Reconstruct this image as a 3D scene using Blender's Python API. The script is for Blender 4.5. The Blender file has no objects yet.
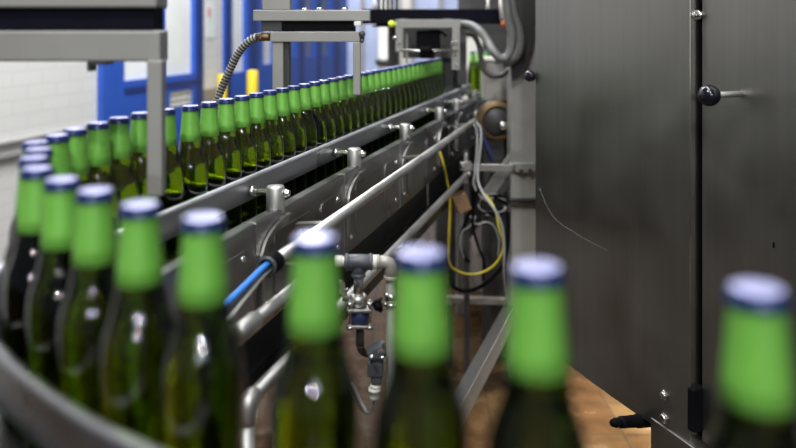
import bpy, bmesh, math, random
from mathutils import Vector, Matrix

random.seed(7)
scene = bpy.context.scene
col = scene.collection

# ------------------------------------------------------------------ camera, world, lights, exposure
HC = 1.27            # camera height above the floor
F = 774.0            # focal length in pixels of the 796 px wide frame (35 mm lens)
HY = 25.0            # image row of the horizon
cam = bpy.data.cameras.new('camera')
cam.sensor_width = 36.0
cam.lens = F * 36.0 / 796.0
cam.shift_y = -(224.0 - HY) / 796.0
cam.clip_start = 0.02
cam.dof.use_dof = True
cam.dof.focus_distance = 1.6
cam.dof.aperture_fstop = 2.4
cam.dof.aperture_blades = 0
co = bpy.data.objects.new('camera', cam)
co.location = (0, 0, HC)
co.rotation_euler = (math.radians(90), 0, 0)
col.objects.link(co)
scene.camera = co

world = bpy.data.worlds.new('hall_air')
world.use_nodes = True
scene.world = world
bg = world.node_tree.nodes['Background']
bg.inputs['Color'].default_value = (0.78, 0.85, 1.0, 1)
bg.inputs['Strength'].default_value = 0.16


def area(name, loc, target, sx, sy, power, colr=(1, 1, 1)):
    l = bpy.data.lights.new(name, 'AREA')
    l.shape = 'RECTANGLE'
    l.size, l.size_y = sx, sy
    l.energy = power
    l.color = colr
    o = bpy.data.objects.new(name, l)
    o.location = loc
    o.rotation_euler = (Vector(target) - Vector(loc)).to_track_quat('-Z', 'Y').to_euler()
    col.objects.link(o)
    return o


# rows of ceiling strip lamps over the hall
area('strip_light', (-1.5, 4.2, 4.2), (-1.7, 4.4, 0), 0.3, 3.0, 150)
area('strip_light', (0.1, 1.4, 3.9), (0.1, 1.4, 0), 0.2, 2.6, 75)
area('high_bay_lamp', (-0.9, -0.3, 3.7), (-0.6, 0.3, 0), 0.16, 0.16, 75)
area('high_bay_lamp', (0.1, -1.6, 3.5), (0.0, 0.2, 0.6), 0.16, 0.16, 60)
area('high_bay_lamp', (0.3, -7.5, 2.7), (-0.1, 0.5, 0.9), 0.16, 0.16, 140)
area('high_bay_lamp', (2.3, -7.5, 3.0), (-0.1, 0.5, 0.9), 0.16, 0.16, 80)
area('strip_light', (-1.0, 8.0, 4.4), (-1.0, 8.0, 0), 0.4, 3.0, 220)
area('floor_fill_light', (1.3, 3.1, 0.85), (0.78, 2.42, 0), 0.3, 0.1, 24, (1.0, 0.92, 0.76)).data.spread = math.radians(55)  # unseen fill light, added to brighten the floor by the machine
# daylight from the high windows of the hall, along the left aisle
area('daylight', (-0.6, 3.4, 3.9), (-2.0, 7.2, 1.0), 1.6, 1.0, 165, (0.96, 0.98, 1.0))

vs = scene.view_settings
vs.view_transform = 'Standard'
vs.look = 'None'
vs.gamma = 1.0
vs.use_curve_mapping = False
vs.exposure = 0.0
scene.cycles.max_bounces = 16
scene.cycles.transmission_bounces = 14
scene.cycles.sample_clamp_indirect = 4.0

# ------------------------------------------------------------------ frames of reference
UX, UY = 0.2665, 0.9638          # direction of the straight run of the conveyor (x, y)
NX, NY = 0.9638, -0.2665         # across it, towards the camera side


def at(x, y, d):                 # point seen at pixel (x, y), d metres into the scene
    return Vector(((x - 398.0) / F * d, d, HC - (y - HY) / F * d))


def depth_c(x, c):               # depth where the line of sight meets the upright plane c metres from the conveyor axis origin
    a = (x - 398.0) / F
    return c / (UY * 0 + 0.2665 - 0.9638 * a)


def atc(x, y, c):
    return at(x, y, depth_c(x, c))


def run(c, s, z):                # conveyor coordinates: c across, s along, z up
    return Vector((-c * NX + s * UX, -c * NY + s * UY, z))


def s_of(p):
    return p.x * UX + p.y * UY


# ------------------------------------------------------------------ materials
def new_mat(name):
    m = bpy.data.materials.new(name)
    m.use_nodes = True
    return m, m.node_tree.nodes, m.node_tree.links, m.node_tree.nodes['Principled BSDF']


def plain(name, colr, rough=0.5, metal=0.0, var=0.12, scale=14.0, bump=0.0, bscale=60.0, spec=0.5, coat=0.0):
    m, n, l, p = new_mat(name)
    p.inputs['Roughness'].default_value = rough
    p.inputs['Metallic'].default_value = metal
    p.inputs['Specular IOR Level'].default_value = spec
    p.inputs['Coat Weight'].default_value = coat
    tc = n.new('ShaderNodeTexCoord')
    nz = n.new('ShaderNodeTexNoise')
    nz.inputs['Scale'].default_value = scale
    nz.inputs['Detail'].default_value = 5
    l.new(tc.outputs['Object'], nz.inputs['Vector'])
    r = n.new('ShaderNodeValToRGB')
    r.color_ramp.elements[0].position = 0.3
    r.color_ramp.elements[1].position = 0.7
    r.color_ramp.elements[0].color = tuple(c * (1 - var) for c in colr) + (1,)
    r.color_ramp.elements[1].color = tuple(min(1, c * (1 + var)) for c in colr) + (1,)
    l.new(nz.outputs['Fac'], r.inputs['Fac'])
    l.new(r.outputs['Color'], p.inputs['Base Color'])
    if bump:
        nb = n.new('ShaderNodeTexNoise')
        nb.inputs['Scale'].default_value = bscale
        nb.inputs['Detail'].default_value = 3
        l.new(tc.outputs['Object'], nb.inputs['Vector'])
        b = n.new('ShaderNodeBump')
        b.inputs['Strength'].default_value = bump
        b.inputs['Distance'].default_value = 0.002
        l.new(nb.outputs['Fac'], b.inputs['Height'])
        l.new(b.outputs['Normal'], p.inputs['Normal'])
    return m


def brushed(name, colr, rough=0.34, stretch=(60, 60, 1.5), var=0.22, bump=0.08, stain=0.35):
    """stainless sheet: fine vertical brush lines, cloudy stains"""
    m, n, l, p = new_mat(name)
    p.inputs['Metallic'].default_value = 1.0
    tc = n.new('ShaderNodeTexCoord')
    mp = n.new('ShaderNodeMapping')
    mp.inputs['Scale'].default_value = stretch
    l.new(tc.outputs['Object'], mp.inputs['Vector'])
    nz = n.new('ShaderNodeTexNoise')
    nz.inputs['Scale'].default_value = 1.6
    nz.inputs['Detail'].default_value = 6
    l.new(mp.outputs['Vector'], nz.inputs['Vector'])
    cl = n.new('ShaderNodeTexNoise')
    cl.inputs['Scale'].default_value = 7.0
    cl.inputs['Detail'].default_value = 6
    l.new(tc.outputs['Object'], cl.inputs['Vector'])
    mx = n.new('ShaderNodeMix')
    mx.data_type = 'FLOAT'
    mx.inputs[0].default_value = 0.5
    l.new(nz.outputs['Fac'], mx.inputs[2])
    l.new(cl.outputs['Fac'], mx.inputs[3])
    r = n.new('ShaderNodeValToRGB')
    r.color_ramp.elements[0].position = 0.3
    r.color_ramp.elements[1].position = 0.68
    r.color_ramp.elements[0].color = tuple(c * (1 - var) for c in colr) + (1,)
    r.color_ramp.elements[1].color = tuple(min(1, c * (1 + var)) for c in colr) + (1,)
    l.new(mx.outputs[0], r.inputs['Fac'])
    l.new(r.outputs['Color'], p.inputs['Base Color'])
    rr = n.new('ShaderNodeMapRange')
    rr.inputs['From Min'].default_value = 0.3
    rr.inputs['From Max'].default_value = 0.7
    rr.inputs['To Min'].default_value = rough * (1 - stain)
    rr.inputs['To Max'].default_value = rough * (1 + stain)
    l.new(cl.outputs['Fac'], rr.inputs['Value'])
    l.new(rr.outputs['Result'], p.inputs['Roughness'])
    b = n.new('ShaderNodeBump')
    b.inputs['Strength'].default_value = bump
    b.inputs['Distance'].default_value = 0.001
    l.new(nz.outputs['Fac'], b.inputs['Height'])
    l.new(b.outputs['Normal'], p.inputs['Normal'])
    return m


M = {}
M['steel'] = brushed('stainless_sheet', (0.40, 0.39, 0.37), 0.36)
M['door_steel'] = brushed('stainless_door', (0.205, 0.20, 0.188), 0.42, (40, 40, 1.0), 0.09, 0.008, 0.15)
M['plate_steel'] = brushed('conveyor_plate_steel', (0.30, 0.30, 0.30), 0.36, (6, 6, 6), 0.16, 0.03)
M['rail_steel'] = brushed('guide_rail_steel', (0.37, 0.37, 0.39), 0.38, (5, 5, 60), 0.16, 0.02)
M['rail_lip'] = brushed('rail_lip_sheen', (0.78, 0.79, 0.84), 0.60, (5, 5, 60), 0.14, 0.02, 0.15)  # paler than the rail: its top-edge reflection is put into the colour
M['pipe_steel'] = brushed('conduit_steel', (0.52, 0.515, 0.50), 0.52, (9, 9, 9), 0.10, 0.03, 0.15)
M['chrome'] = plain('polished_steel', (0.68, 0.67, 0.64), 0.22, 1.0, 0.08)
M['frame_grey'] = plain('grey_painted_frame', (0.245, 0.242, 0.225), 0.5, 0.25, 0.08, 9, 0.05)
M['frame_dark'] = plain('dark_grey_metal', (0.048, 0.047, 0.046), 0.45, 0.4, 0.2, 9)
M['strut'] = plain('dark_strut_paint', (0.06, 0.06, 0.057), 0.45, 0.1, 0.12, 7, 0.05)
M['post_grey'] = plain('grey_machine_column', (0.36, 0.355, 0.335), 0.45, 0.35, 0.12, 7, 0.05)
M['black'] = plain('black_plastic', (0.004, 0.004, 0.005), 0.6, 0, 0.2, spec=0.05)
M['black_gloss'] = plain('black_gloss_ball', (0.006, 0.006, 0.012), 0.12, 0, 0.1)
M['navy_black'] = plain('navy_black_metal', (0.005, 0.005, 0.010), 0.6, 0, 0.2, spec=0.05)
M['dark_blue'] = plain('dark_blue_band', (0.02, 0.03, 0.10), 0.4)
M['slate'] = plain('slate_grey_plastic', (0.055, 0.06, 0.07), 0.42, 0, 0.15, 50, 0.05)
M['white_plastic'] = plain('white_plastic', (0.68, 0.66, 0.60), 0.45, 0, 0.08)
M['beige_pipe'] = plain('beige_grey_pipe', (0.30, 0.28, 0.25), 0.4, 0.2, 0.12, 30)
M['hose_grey'] = plain('grey_hose', (0.11, 0.11, 0.108), 0.45, 0, 0.12, 40)
M['cable_grey'] = plain('grey_cable', (0.30, 0.31, 0.30), 0.4, 0, 0.1)
M['cable_blue'] = plain('blue_hose', (0.035, 0.19, 0.62), 0.35, 0, 0.1)
M['cable_yellow'] = plain('yellow_cable', (0.48, 0.40, 0.02), 0.4, 0, 0.1)
M['yellow'] = plain('yellow_paint', (0.75, 0.55, 0.02), 0.45, 0, 0.1, 5)
M['lime'] = plain('lime_cap', (0.62, 0.75, 0.05), 0.35, 0, 0.05)
M['orange'] = plain('orange_tip', (0.75, 0.20, 0.05), 0.4, 0, 0.05)
M['copper'] = plain('worn_copper_metal', (0.13, 0.08, 0.035), 0.4, 0.6, 0.3, 30)
M['brown_box'] = plain('brown_box', (0.19, 0.11, 0.05), 0.5, 0.1, 0.2, 30)
M['box_grey'] = plain('grey_beige_box', (0.30, 0.29, 0.27), 0.5, 0.1, 0.08)
M['chain'] = plain('conveyor_chain', (0.05, 0.05, 0.05), 0.3, 0.7, 0.3, 80, 0.3, 200)
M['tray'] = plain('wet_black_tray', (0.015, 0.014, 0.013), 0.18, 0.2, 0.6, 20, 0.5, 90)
M['blue_door'] = plain('blue_door_paint', (0.022, 0.085, 0.42), 0.42, 0, 0.08, 4)
M['blue_door_groove'] = plain('blue_door_trim', (0.012, 0.03, 0.16), 0.45, 0, 0.08, 4)
M['pane'] = plain('frosted_pane', (0.82, 0.84, 0.80), 0.35, 0, 0.10, 2.2)
M['pane_blue'] = plain('pale_blue_pane', (0.42, 0.49, 0.72), 0.35, 0, 0.14, 3.0)
M['louver'] = plain('cream_louver', (0.62, 0.61, 0.55), 0.5, 0, 0.06)
M['paper'] = plain('notice_paper', (0.66, 0.72, 0.72), 0.6, 0, 0.06, 20)
M['red_print'] = plain('red_print', (0.62, 0.25, 0.25), 0.6)
M['wall_base'] = plain('taupe_wall_base', (0.26, 0.23, 0.21), 0.6, 0, 0.1, 5)
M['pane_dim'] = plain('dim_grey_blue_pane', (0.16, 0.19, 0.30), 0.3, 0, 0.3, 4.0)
M['strip'] = plain('grey_wall_rail', (0.24, 0.235, 0.225), 0.45, 0.1, 0.1, 5)
M['foil'] = plain('green_neck_foil', (0.135, 0.375, 0.052), 0.45, 0.1, 0.07, 40, 0.04, 160)
M['cap_blue'] = plain('blue_crown_cap', (0.010, 0.022, 0.105), 0.28, 0.2, 0.08, 60)
M['cap_top'] = plain('cap_top_sheen', (0.42, 0.43, 0.68), 0.30, 0.25, 0.08, 120)  # overhead reflection on the blue caps, painted in as a pale top

# painted brick wall
m, n, l, p = new_mat('white_painted_brick')
tc = n.new('ShaderNodeTexCoord')
br = n.new('ShaderNodeTexBrick')
br.inputs['Scale'].default_value = 1.0
br.inputs['Brick Width'].default_value = 0.22
br.inputs['Row Height'].default_value = 0.075
br.inputs['Mortar Size'].default_value = 0.006
br.inputs['Color1'].default_value = (0.61, 0.607, 0.585, 1)
br.inputs['Color2'].default_value = (0.63, 0.627, 0.605, 1)
br.inputs['Mortar'].default_value = (0.575, 0.57, 0.55, 1)
mp = n.new('ShaderNodeMapping')
mp.inputs['Rotation'].default_value = (math.radians(90), 0, 0)
l.new(tc.outputs['Object'], mp.inputs['Vector'])
l.new(mp.outputs['Vector'], br.inputs['Vector'])
l.new(br.outputs['Color'], p.inputs['Base Color'])
b = n.new('ShaderNodeBump')
b.inputs['Strength'].default_value = 0.12
b.inputs['Distance'].default_value = 0.004
b.invert = True
l.new(br.outputs['Fac'], b.inputs['Height'])
l.new(b.outputs['Normal'], p.inputs['Normal'])
p.inputs['Roughness'].default_value = 0.5
M['wall'] = m

# wet tiled floor
m, n, l, p = new_mat('wet_brown_tiles')
tc = n.new('ShaderNodeTexCoord')
br = n.new('ShaderNodeTexBrick')
br.offset = 0.0
br.inputs['Scale'].default_value = 1.0
br.inputs['Brick Width'].default_value = 0.2
br.inputs['Row Height'].default_value = 0.2
br.inputs['Mortar Size'].default_value = 0.004
br.inputs['Color1'].default_value = (0.052, 0.033, 0.016, 1)
br.inputs['Color2'].default_value = (0.038, 0.020, 0.0095, 1)
br.inputs['Mortar'].default_value = (0.03, 0.02, 0.013, 1)
l.new(tc.outputs['Object'], br.inputs['Vector'])
nz = n.new('ShaderNodeTexNoise')
nz.inputs['Scale'].default_value = 9
nz.inputs['Detail'].default_value = 8
l.new(tc.outputs['Object'], nz.inputs['Vector'])
mx = n.new('ShaderNodeMix')
mx.data_type = 'RGBA'
mx.blend_type = 'OVERLAY'
mx.inputs[0].default_value = 0.8
l.new(br.outputs['Color'], mx.inputs[6])
l.new(nz.outputs['Fac'], mx.inputs[7])
p.inputs['Specular IOR Level'].default_value = 0.05
l.new(mx.outputs[2], p.inputs['Base Color'])
rr = n.new('ShaderNodeMapRange')
rr.inputs['From Min'].default_value = 0.40
rr.inputs['From Max'].default_value = 0.62
rr.inputs['To Min'].default_value = 0.05
rr.inputs['To Max'].default_value = 0.40
l.new(nz.outputs['Fac'], rr.inputs['Value'])
l.new(rr.outputs['Result'], p.inputs['Roughness'])
nb = n.new('ShaderNodeTexNoise')
nb.inputs['Scale'].default_value = 40
l.new(tc.outputs['Object'], nb.inputs['Vector'])
b = n.new('ShaderNodeBump')
b.inputs['Strength'].default_value = 0.35
b.inputs['Distance'].default_value = 0.004
l.new(nb.outputs['Fac'], b.inputs['Height'])
l.new(b.outputs['Normal'], p.inputs['Normal'])
M['floor'] = m

# green bottle glass, filled: refracts as one solid
m, n, l, p = new_mat('green_bottle_glass')
n.remove(p)
out = n['Material Output']
g = n.new('ShaderNodeBsdfRefraction')
g.inputs['Color'].default_value = (0.39, 0.50, 0.026, 1)
g.inputs['Roughness'].default_value = 0.03
g.inputs['IOR'].default_value = 1.38
gl = n.new('ShaderNodeBsdfGlossy')
gl.inputs['Color'].default_value = (1, 1, 1, 1)
gl.inputs['Roughness'].default_value = 0.04
fr = n.new('ShaderNodeFresnel')
fr.inputs['IOR'].default_value = 1.5
mx = n.new('ShaderNodeMixShader')
l.new(fr.outputs['Fac'], mx.inputs['Fac'])
l.new(g.outputs['BSDF'], mx.inputs[1])
l.new(gl.outputs['BSDF'], mx.inputs[2])
l.new(mx.outputs['Shader'], out.inputs['Surface'])
tcg = n.new('ShaderNodeTexCoord')
ng = n.new('ShaderNodeTexNoise')
ng.inputs['Scale'].default_value = 95
ng.inputs['Detail'].default_value = 2
l.new(tcg.outputs['Object'], ng.inputs['Vector'])
bg_ = n.new('ShaderNodeBump')
bg_.inputs['Strength'].default_value = 0.26
bg_.inputs['Distance'].default_value = 0.003
l.new(ng.outputs['Fac'], bg_.inputs['Height'])
l.new(bg_.outputs['Normal'], g.inputs['Normal'])
M['glass'] = m

M['flex'] = plain('corrugated_steel_ridge', (0.66, 0.65, 0.62), 0.35, 0.6, 0.06)
M['flex_groove'] = plain('corrugated_steel_groove', (0.03, 0.03, 0.03), 0.6, 0.2, 0.06)


# ------------------------------------------------------------------ mesh helpers
class MB:
    def __init__(self):
        self.bm = bmesh.new()
        self.mi = 0

    def faces_from(self, verts, faces, smooth=False):
        vv = [self.bm.verts.new(v) for v in verts]
        out = []
        for f in faces:
            try:
                fc = self.bm.faces.new([vv[i] for i in f])
            except ValueError:
                continue
            fc.material_index = self.mi
            fc.smooth = smooth
            out.append(fc)
        return vv, out

    def box(self, c, size, ax=None, bevel=0.0):
        """box centred at c; ax = three unit axes (columns)"""
        c = Vector(c)
        if ax is None:
            ax = (Vector((1, 0, 0)), Vector((0, 1, 0)), Vector((0, 0, 1)))
        h = [s / 2 for s in size]
        vs_ = []
        for sx in (-1, 1):
            for sy in (-1, 1):
                for sz in (-1, 1):
                    vs_.append(c + ax[0] * (sx * h[0]) + ax[1] * (sy * h[1]) + ax[2] * (sz * h[2]))
        fs = [(0, 1, 3, 2), (4, 6, 7, 5), (0, 4, 5, 1), (2, 3, 7, 6), (0, 2, 6, 4), (1, 5, 7, 3)]
        vv, ff = self.faces_from(vs_, fs)
        if bevel > 0:
            edges = list({e for f in ff for e in f.edges})
            r = bmesh.ops.bevel(self.bm, geom=edges, offset=bevel, segments=2, profile=0.5, affect='EDGES')
            for f in r['faces']:
                f.material_index = self.mi
        return self

    def bar(self, p, q, w, h, up=(0, 0, 1), bevel=0.0):
        p, q = Vector(p), Vector(q)
        d = (q - p)
        L = d.length
        d.normalize()
        u = Vector(up)
        s = d.cross(u).normalized()
        u = s.cross(d).normalized()
        return self.box((p + q) / 2, (L, w, h), (d, s, u), bevel)

    def tube(self, pts, r, seg=14, caps=True, radii=None):
        pts = [Vector(p) for p in pts]
        n_ = len(pts)
        t0 = (pts[1] - pts[0]).normalized()
        ref = Vector((0, 0, 1)) if abs(t0.z) < 0.9 else Vector((1, 0, 0))
        nrm = (ref - t0 * ref.dot(t0)).normalized()
        rings, verts, faces = [], [], []
        for i, pnt in enumerate(pts):
            if i == 0:
                t = t0
            elif i == n_ - 1:
                t = (pts[i] - pts[i - 1]).normalized()
            else:
                t = ((pts[i + 1] - pts[i]).normalized() + (pts[i] - pts[i - 1]).normalized())
                t = t.normalized() if t.length > 1e-6 else t0
            nrm = (nrm - t * nrm.dot(t))
            nrm = nrm.normalized() if nrm.length > 1e-6 else t.orthogonal().normalized()
            bn = t.cross(nrm)
            rr_ = radii[i] if radii else r
            for k in range(seg):
                a = 2 * math.pi * k / seg
                verts.append(pnt + (nrm * math.cos(a) + bn * math.sin(a)) * rr_)
        for i in range(n_ - 1):
            for k in range(seg):
                k2 = (k + 1) % seg
                faces.append((i * seg + k, i * seg + k2, (i + 1) * seg + k2, (i + 1) * seg + k))
        vv, ff = self.faces_from(verts, faces, True)
        if caps:
            for base in (0, (n_ - 1) * seg):
                f = self.bm.faces.new([vv[base + k] for k in (range(seg) if base else reversed(range(seg)))])
                f.material_index = self.mi
        return self

    def lathe(self, prof, c=(0, 0, 0), axis=(0, 0, 1), seg=32, mod=None):
        """prof = [(radius, height)]; closes on the axis where radius is 0"""
        c = Vector(c)
        w = Vector(axis).normalized()
        u = w.orthogonal().normalized()
        v = w.cross(u)
        rings, verts, faces = [], [], []
        for j, (r, z) in enumerate(prof):
            if r < 1e-7:
                rings.append([len(verts)])
                verts.append(c + w * z)
            else:
                ring = []
                for k in range(seg):
                    a = 2 * math.pi * k / seg
                    rk = r * (mod(j, a) if mod else 1.0)
                    ring.append(len(verts))
                    verts.append(c + w * z + (u * math.cos(a) + v * math.sin(a)) * rk)
                rings.append(ring)
        for j in range(len(rings) - 1):
            A, B = rings[j], rings[j + 1]
            for k in range(seg):
                k2 = (k + 1) % seg
                if len(A) == 1 and len(B) == 1:
                    continue
                if len(A) == 1:
                    faces.append((A[0], B[k2], B[k]))
                elif len(B) == 1:
                    faces.append((A[k], A[k2], B[0]))
                else:
                    faces.append((A[k], A[k2], B[k2], B[k]))
        self.faces_from(verts, faces, True)
        return self

    def cyl(self, p, q, r, seg=24, ch=None):
        p, q = Vector(p), Vector(q)
        L = (q - p).length
        c = ch if ch is not None else min(r * 0.15, L * 0.2)
        self.lathe([(0, 0), (r - c, 0), (r, c), (r, L - c), (r - c, L), (0, L)], p, q - p, seg)
        return self

    def hexnut(self, c, axis, r, h):
        c = Vector(c)
        ax_ = Vector(axis).normalized()
        self.lathe([(0, 0), (r, 0), (r, h), (r * 0.8, h), (0, h)], c, ax_, 6)
        return self

    def ball(self, c, r, seg=24, rings=14):
        prof = [(r * math.sin(math.pi * i / rings), -r * math.cos(math.pi * i / rings)) for i in range(rings + 1)]
        prof[0] = (0, -r)
        prof[-1] = (0, r)
        return self.lathe(prof, c, (0, 0, 1), seg)

    def prism(self, outline, nvec, thick):
        """closed outline (3D points, planar) extruded by thick along nvec"""
        nvec = Vector(nvec).normalized() * thick
        a = [Vector(p) for p in outline]
        k = len(a)
        verts = a + [p + nvec for p in a]
        faces = [tuple(range(k)), tuple(reversed(range(k, 2 * k)))]
        for i in range(k):
            j = (i + 1) % k
            faces.append((i, i + k, j + k, j))
        self.faces_from(verts, faces)
        return self

    def strip(self, line, z0, z1, th, bevel=0.0):
        """upright strip swept along a list of 2D points (line = its middle)"""
        k = len(line)
        verts, faces = [], []
        bz = bevel
        for i in range(k):
            a = line[max(0, i - 1)]
            b_ = line[min(k - 1, i + 1)]
            t = (b_ - a).normalized()
            nn = Vector((t.y, -t.x))
            h = th / 2
            sec = [(-h, z0), (h, z0), (h, z1 - bz), (h - bz, z1), (-h + bz, z1), (-h, z1 - bz)]
            for (o, z) in sec:
                q = line[i] + nn * o
                verts.append((q.x, q.y, z))
        m_ = 6
        for i in range(k - 1):
            for j in range(m_):
                j2 = (j + 1) % m_
                faces.append((i * m_ + j, (i + 1) * m_ + j, (i + 1) * m_ + j2, i * m_ + j2))
        faces.append(tuple(reversed(range(m_))))
        faces.append(tuple((k - 1) * m_ + j for j in range(m_)))
        self.faces_from(verts, faces)
        return self

    def build(self, name, mats, parent=None, origin=None, label=None):
        bmesh.ops.recalc_face_normals(self.bm, faces=self.bm.faces[:])
        me = bpy.data.meshes.new(name)
        if origin is not None:
            bmesh.ops.translate(self.bm, verts=self.bm.verts[:], vec=-Vector(origin))
        self.bm.to_mesh(me)
        self.bm.free()
        for mm in (mats if isinstance(mats, (list, tuple)) else [mats]):
            me.materials.append(mm)
        o = bpy.data.objects.new(name, me)
        if origin is not None:
            o.location = origin
        col.objects.link(o)
        if parent is not None:
            o.parent = parent
            o.matrix_parent_inverse = Matrix.Identity(4)
            # geometry is given in world space: bring it into the parent's space
            if origin is None:
                base = Vector((0, 0, 0))
                q_ = parent
                while q_ is not None:
                    base = base + q_.location
                    q_ = q_.parent
                me.transform(Matrix.Translation(-base))
            else:
                o.location = Vector(origin) - parent.location
        if label:
            o['label'] = label
        return o


def thing(name, label, cat, loc=(0, 0, 0), group=None):
    o = bpy.data.objects.new(name, None)
    o.empty_display_size = 0.05
    o.location = loc
    col.objects.link(o)
    o['label'] = label
    o['category'] = cat
    if group:
        o['group'] = group
    return o


def tag(o, label, cat, group=None):
    o['label'] = label
    o['category'] = cat
    if group:
        o['group'] = group
    return o


def struct(o, label=None, cat='building'):
    o['kind'] = 'structure'
    if label:
        o['label'] = label
        o['category'] = cat
    return o


def smooth_pts(ctrl, per=8):
    """Catmull-Rom through the control points (2D or 3D)"""
    c = [Vector(p) for p in ctrl]
    c = [c[0] * 2 - c[1]] + c + [c[-1] * 2 - c[-2]]
    out = []
    for i in range(1, len(c) - 2):
        p0, p1, p2, p3 = c[i - 1], c[i], c[i + 1], c[i + 2]
        for k in range(per):
            t = k / per
            out.append(0.5 * ((2 * p1) + (p2 - p0) * t + (2 * p0 - 5 * p1 + 4 * p2 - p3) * t * t + (3 * p1 - p0 - 3 * p2 + p3) * t ** 3))
    out.append(c[-2])
    return out


U3 = Vector((UX, UY, 0))
N3 = Vector((NX, NY, 0))
Z3 = Vector((0, 0, 1))
ZB = HC - 0.37          # top of the conveyor chain

# ------------------------------------------------------------------ bottle path
front = [(757, 288), (537, 266), (421, 252), (315, 237), (203, 217), (140, 204), (95, 190), (62, 179), (37, 168),
         (34.5, 156), (38, 148.5), (42, 141), (58, 134.5), (75, 128.5), (98, 122.6), (119, 117.5), (142, 112.5), (170, 108.5)]
pos = []
for (x, y) in front:
    d = F * 0.135 / (y - HY)
    pos.append(Vector(((x - 398) / F * d, d)))
CR = 0.680              # the straight row runs this far from the axis
s0 = None
straight = []
zstart = 1.2954
p = Vector((-CR * NX, -CR * NY))
s_start = (zstart - p.y) / UY
PITCH = 0.0622
for k in range(32):
    s = s_start + k * PITCH
    straight.append(Vector((p.x + UX * s, p.y + UY * s)))
for it in range(600):                     # close-packed stretch of the bend: neighbours just touch
    for i in list(range(8, 13)) + list(range(13, 18)):
        a, b_ = pos[i], (pos + straight)[i + 1]
        L = (b_ - a).length
        if L < 0.0578:
            mv = (b_ - a).normalized() * (0.0578 - L) * 0.5
            if i not in (8, 13):
                pos[i] = pos[i] - mv
            if i + 1 not in (13, 18):
                pos[i + 1] = pos[i + 1] + mv
bottles = pos + straight

ext0 = pos[0] + (pos[0] - pos[1]) * 1.0 + Vector((0.01, 0.0))
ctrl = [pos[0] + Vector((0.38, -0.06)), pos[0] + Vector((0.19, -0.045))] + pos[0:1] + \
    [(pos[i - 1] + pos[i] * 4 + pos[i + 1]) / 6 for i in range(1, len(pos) - 1)] + [(pos[-2] + pos[-1] * 2 + straight[0]) / 4, straight[0], straight[1], straight[3], straight[10]]
path = smooth_pts(ctrl, 10)
end_s = s_start + 35 * PITCH
for k in range(1, 12):
    s = s_start + 10 * PITCH + (end_s - s_start - 10 * PITCH) * k / 11
    path.append(Vector((p.x + UX * s, p.y + UY * s)))


def offset(line, o):
    out = []
    for i in range(len(line)):
        a = line[max(0, i - 1)]
        b_ = line[min(len(line) - 1, i + 1)]
        t = (b_ - a).normalized()
        nn = Vector((t.y, -t.x))
        out.append(line[i] + nn * o)
    return out


def prune(line):
    """drops the samples that turn back on the inside of the bend"""
    out = [line[0]]
    for i in range(1, len(line)):
        if (line[i] - out[-1]).length > 0.008:
            out.append(line[i])
    return out


# ------------------------------------------------------------------ setting: floor, walls, doors
struct(MB().box((-0.5, 5.0, -0.05), (14, 19, 0.1)).build('floor', M['floor'], origin=(-0.5, 5.0, -0.05)), 'wet brown tiled floor of the bottling hall', 'floor')

WD = 3.0                 # distance of the left wall plane from the axis


def ws(x):               # distance along the wall of the point seen in column x
    d = depth_c(x, WD)
    return ((x - 398.0) / F * d) * UX + d * UY


def wh(x, y, c=None):    # height on the wall of the point seen at (x, y)
    return HC - (y - HY) / F * depth_c(x, c or WD)


def wall_box(mb, sa, sb, za, zb, front_=0.0, th=0.06, bevel=0.0):
    """box on the wall plane from sa..sb, za..zb; front_ = how far its face stands out"""
    c = run(WD - front_ + th / 2, (sa + sb) / 2, (za + zb) / 2)
    mb.box(c, (sb - sa, th, zb - za), (U3, N3, Z3), bevel)


WH = 3.4
S97, S198, S220, S345 = ws(97), ws(198), ws(220), ws(366)
wl = MB()
c = run(WD + 0.1, (ws(-150) + S97) / 2 - 1.0, WH / 2)
wall_len = S97 - ws(-150) + 2.0
o = MB().box((0, 0, 0), (wall_len, 0.2, WH)).build('wall_left', M['wall'])
o.location = c
o.rotation_euler = (0, 0, math.atan2(UY, UX))
struct(o, 'white painted brick wall along the left aisle', 'wall')
o = MB().box((0, 0, 0), (S220 - S198, 0.24, WH)).build('wall_left', M['wall'])
o.location = run(WD + 0.1, (S198 + S220) / 2, WH / 2)
o.rotation_euler = (0, 0, math.atan2(UY, UX))
struct(o, 'narrow white wall pier between the blue doors', 'wall')
o = MB().box((0, 0, 0), (S220 - S198, 0.02, wh(209, 88))).build('baseboard_left', M['wall_base'])
o.location = run(WD - 0.031, (S198 + S220) / 2, wh(209, 88) / 2)
o.rotation_euler = (0, 0, math.atan2(UY, UX))
struct(o, 'taupe painted base of the white pier between the doors', 'baseboard')
# lintel over the doors (above the picture)
o = MB().box((0, 0, 0), (ws(420) - S97, 0.2, 0.9)).build('wall_left', M['wall'])
o.location = run(WD + 0.1, (S97 + ws(420)) / 2, 3.4 - 0.45)
o.rotation_euler = (0, 0, math.atan2(UY, UX))
struct(o, 'white wall above the blue doors', 'wall')
# grey protection rails on the wall
for k, (xa, ya, hgt) in enumerate(((46, 135, 0.022), (10, 155, 0.026))):
    mb = MB()
    zc = wh(xa, ya)
    wall_box(mb, ws(-150), S97 - 0.02, zc - hgt / 2, zc + hgt / 2, 0.03, 0.03, 0.005)
    struct(mb.build('trim_%d' % (k + 1), M['strip']), ['upper grey rub rail along the white wall', 'lower grey rub rail along the white wall'][k], 'rail')

DTOP = 2.5


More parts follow.
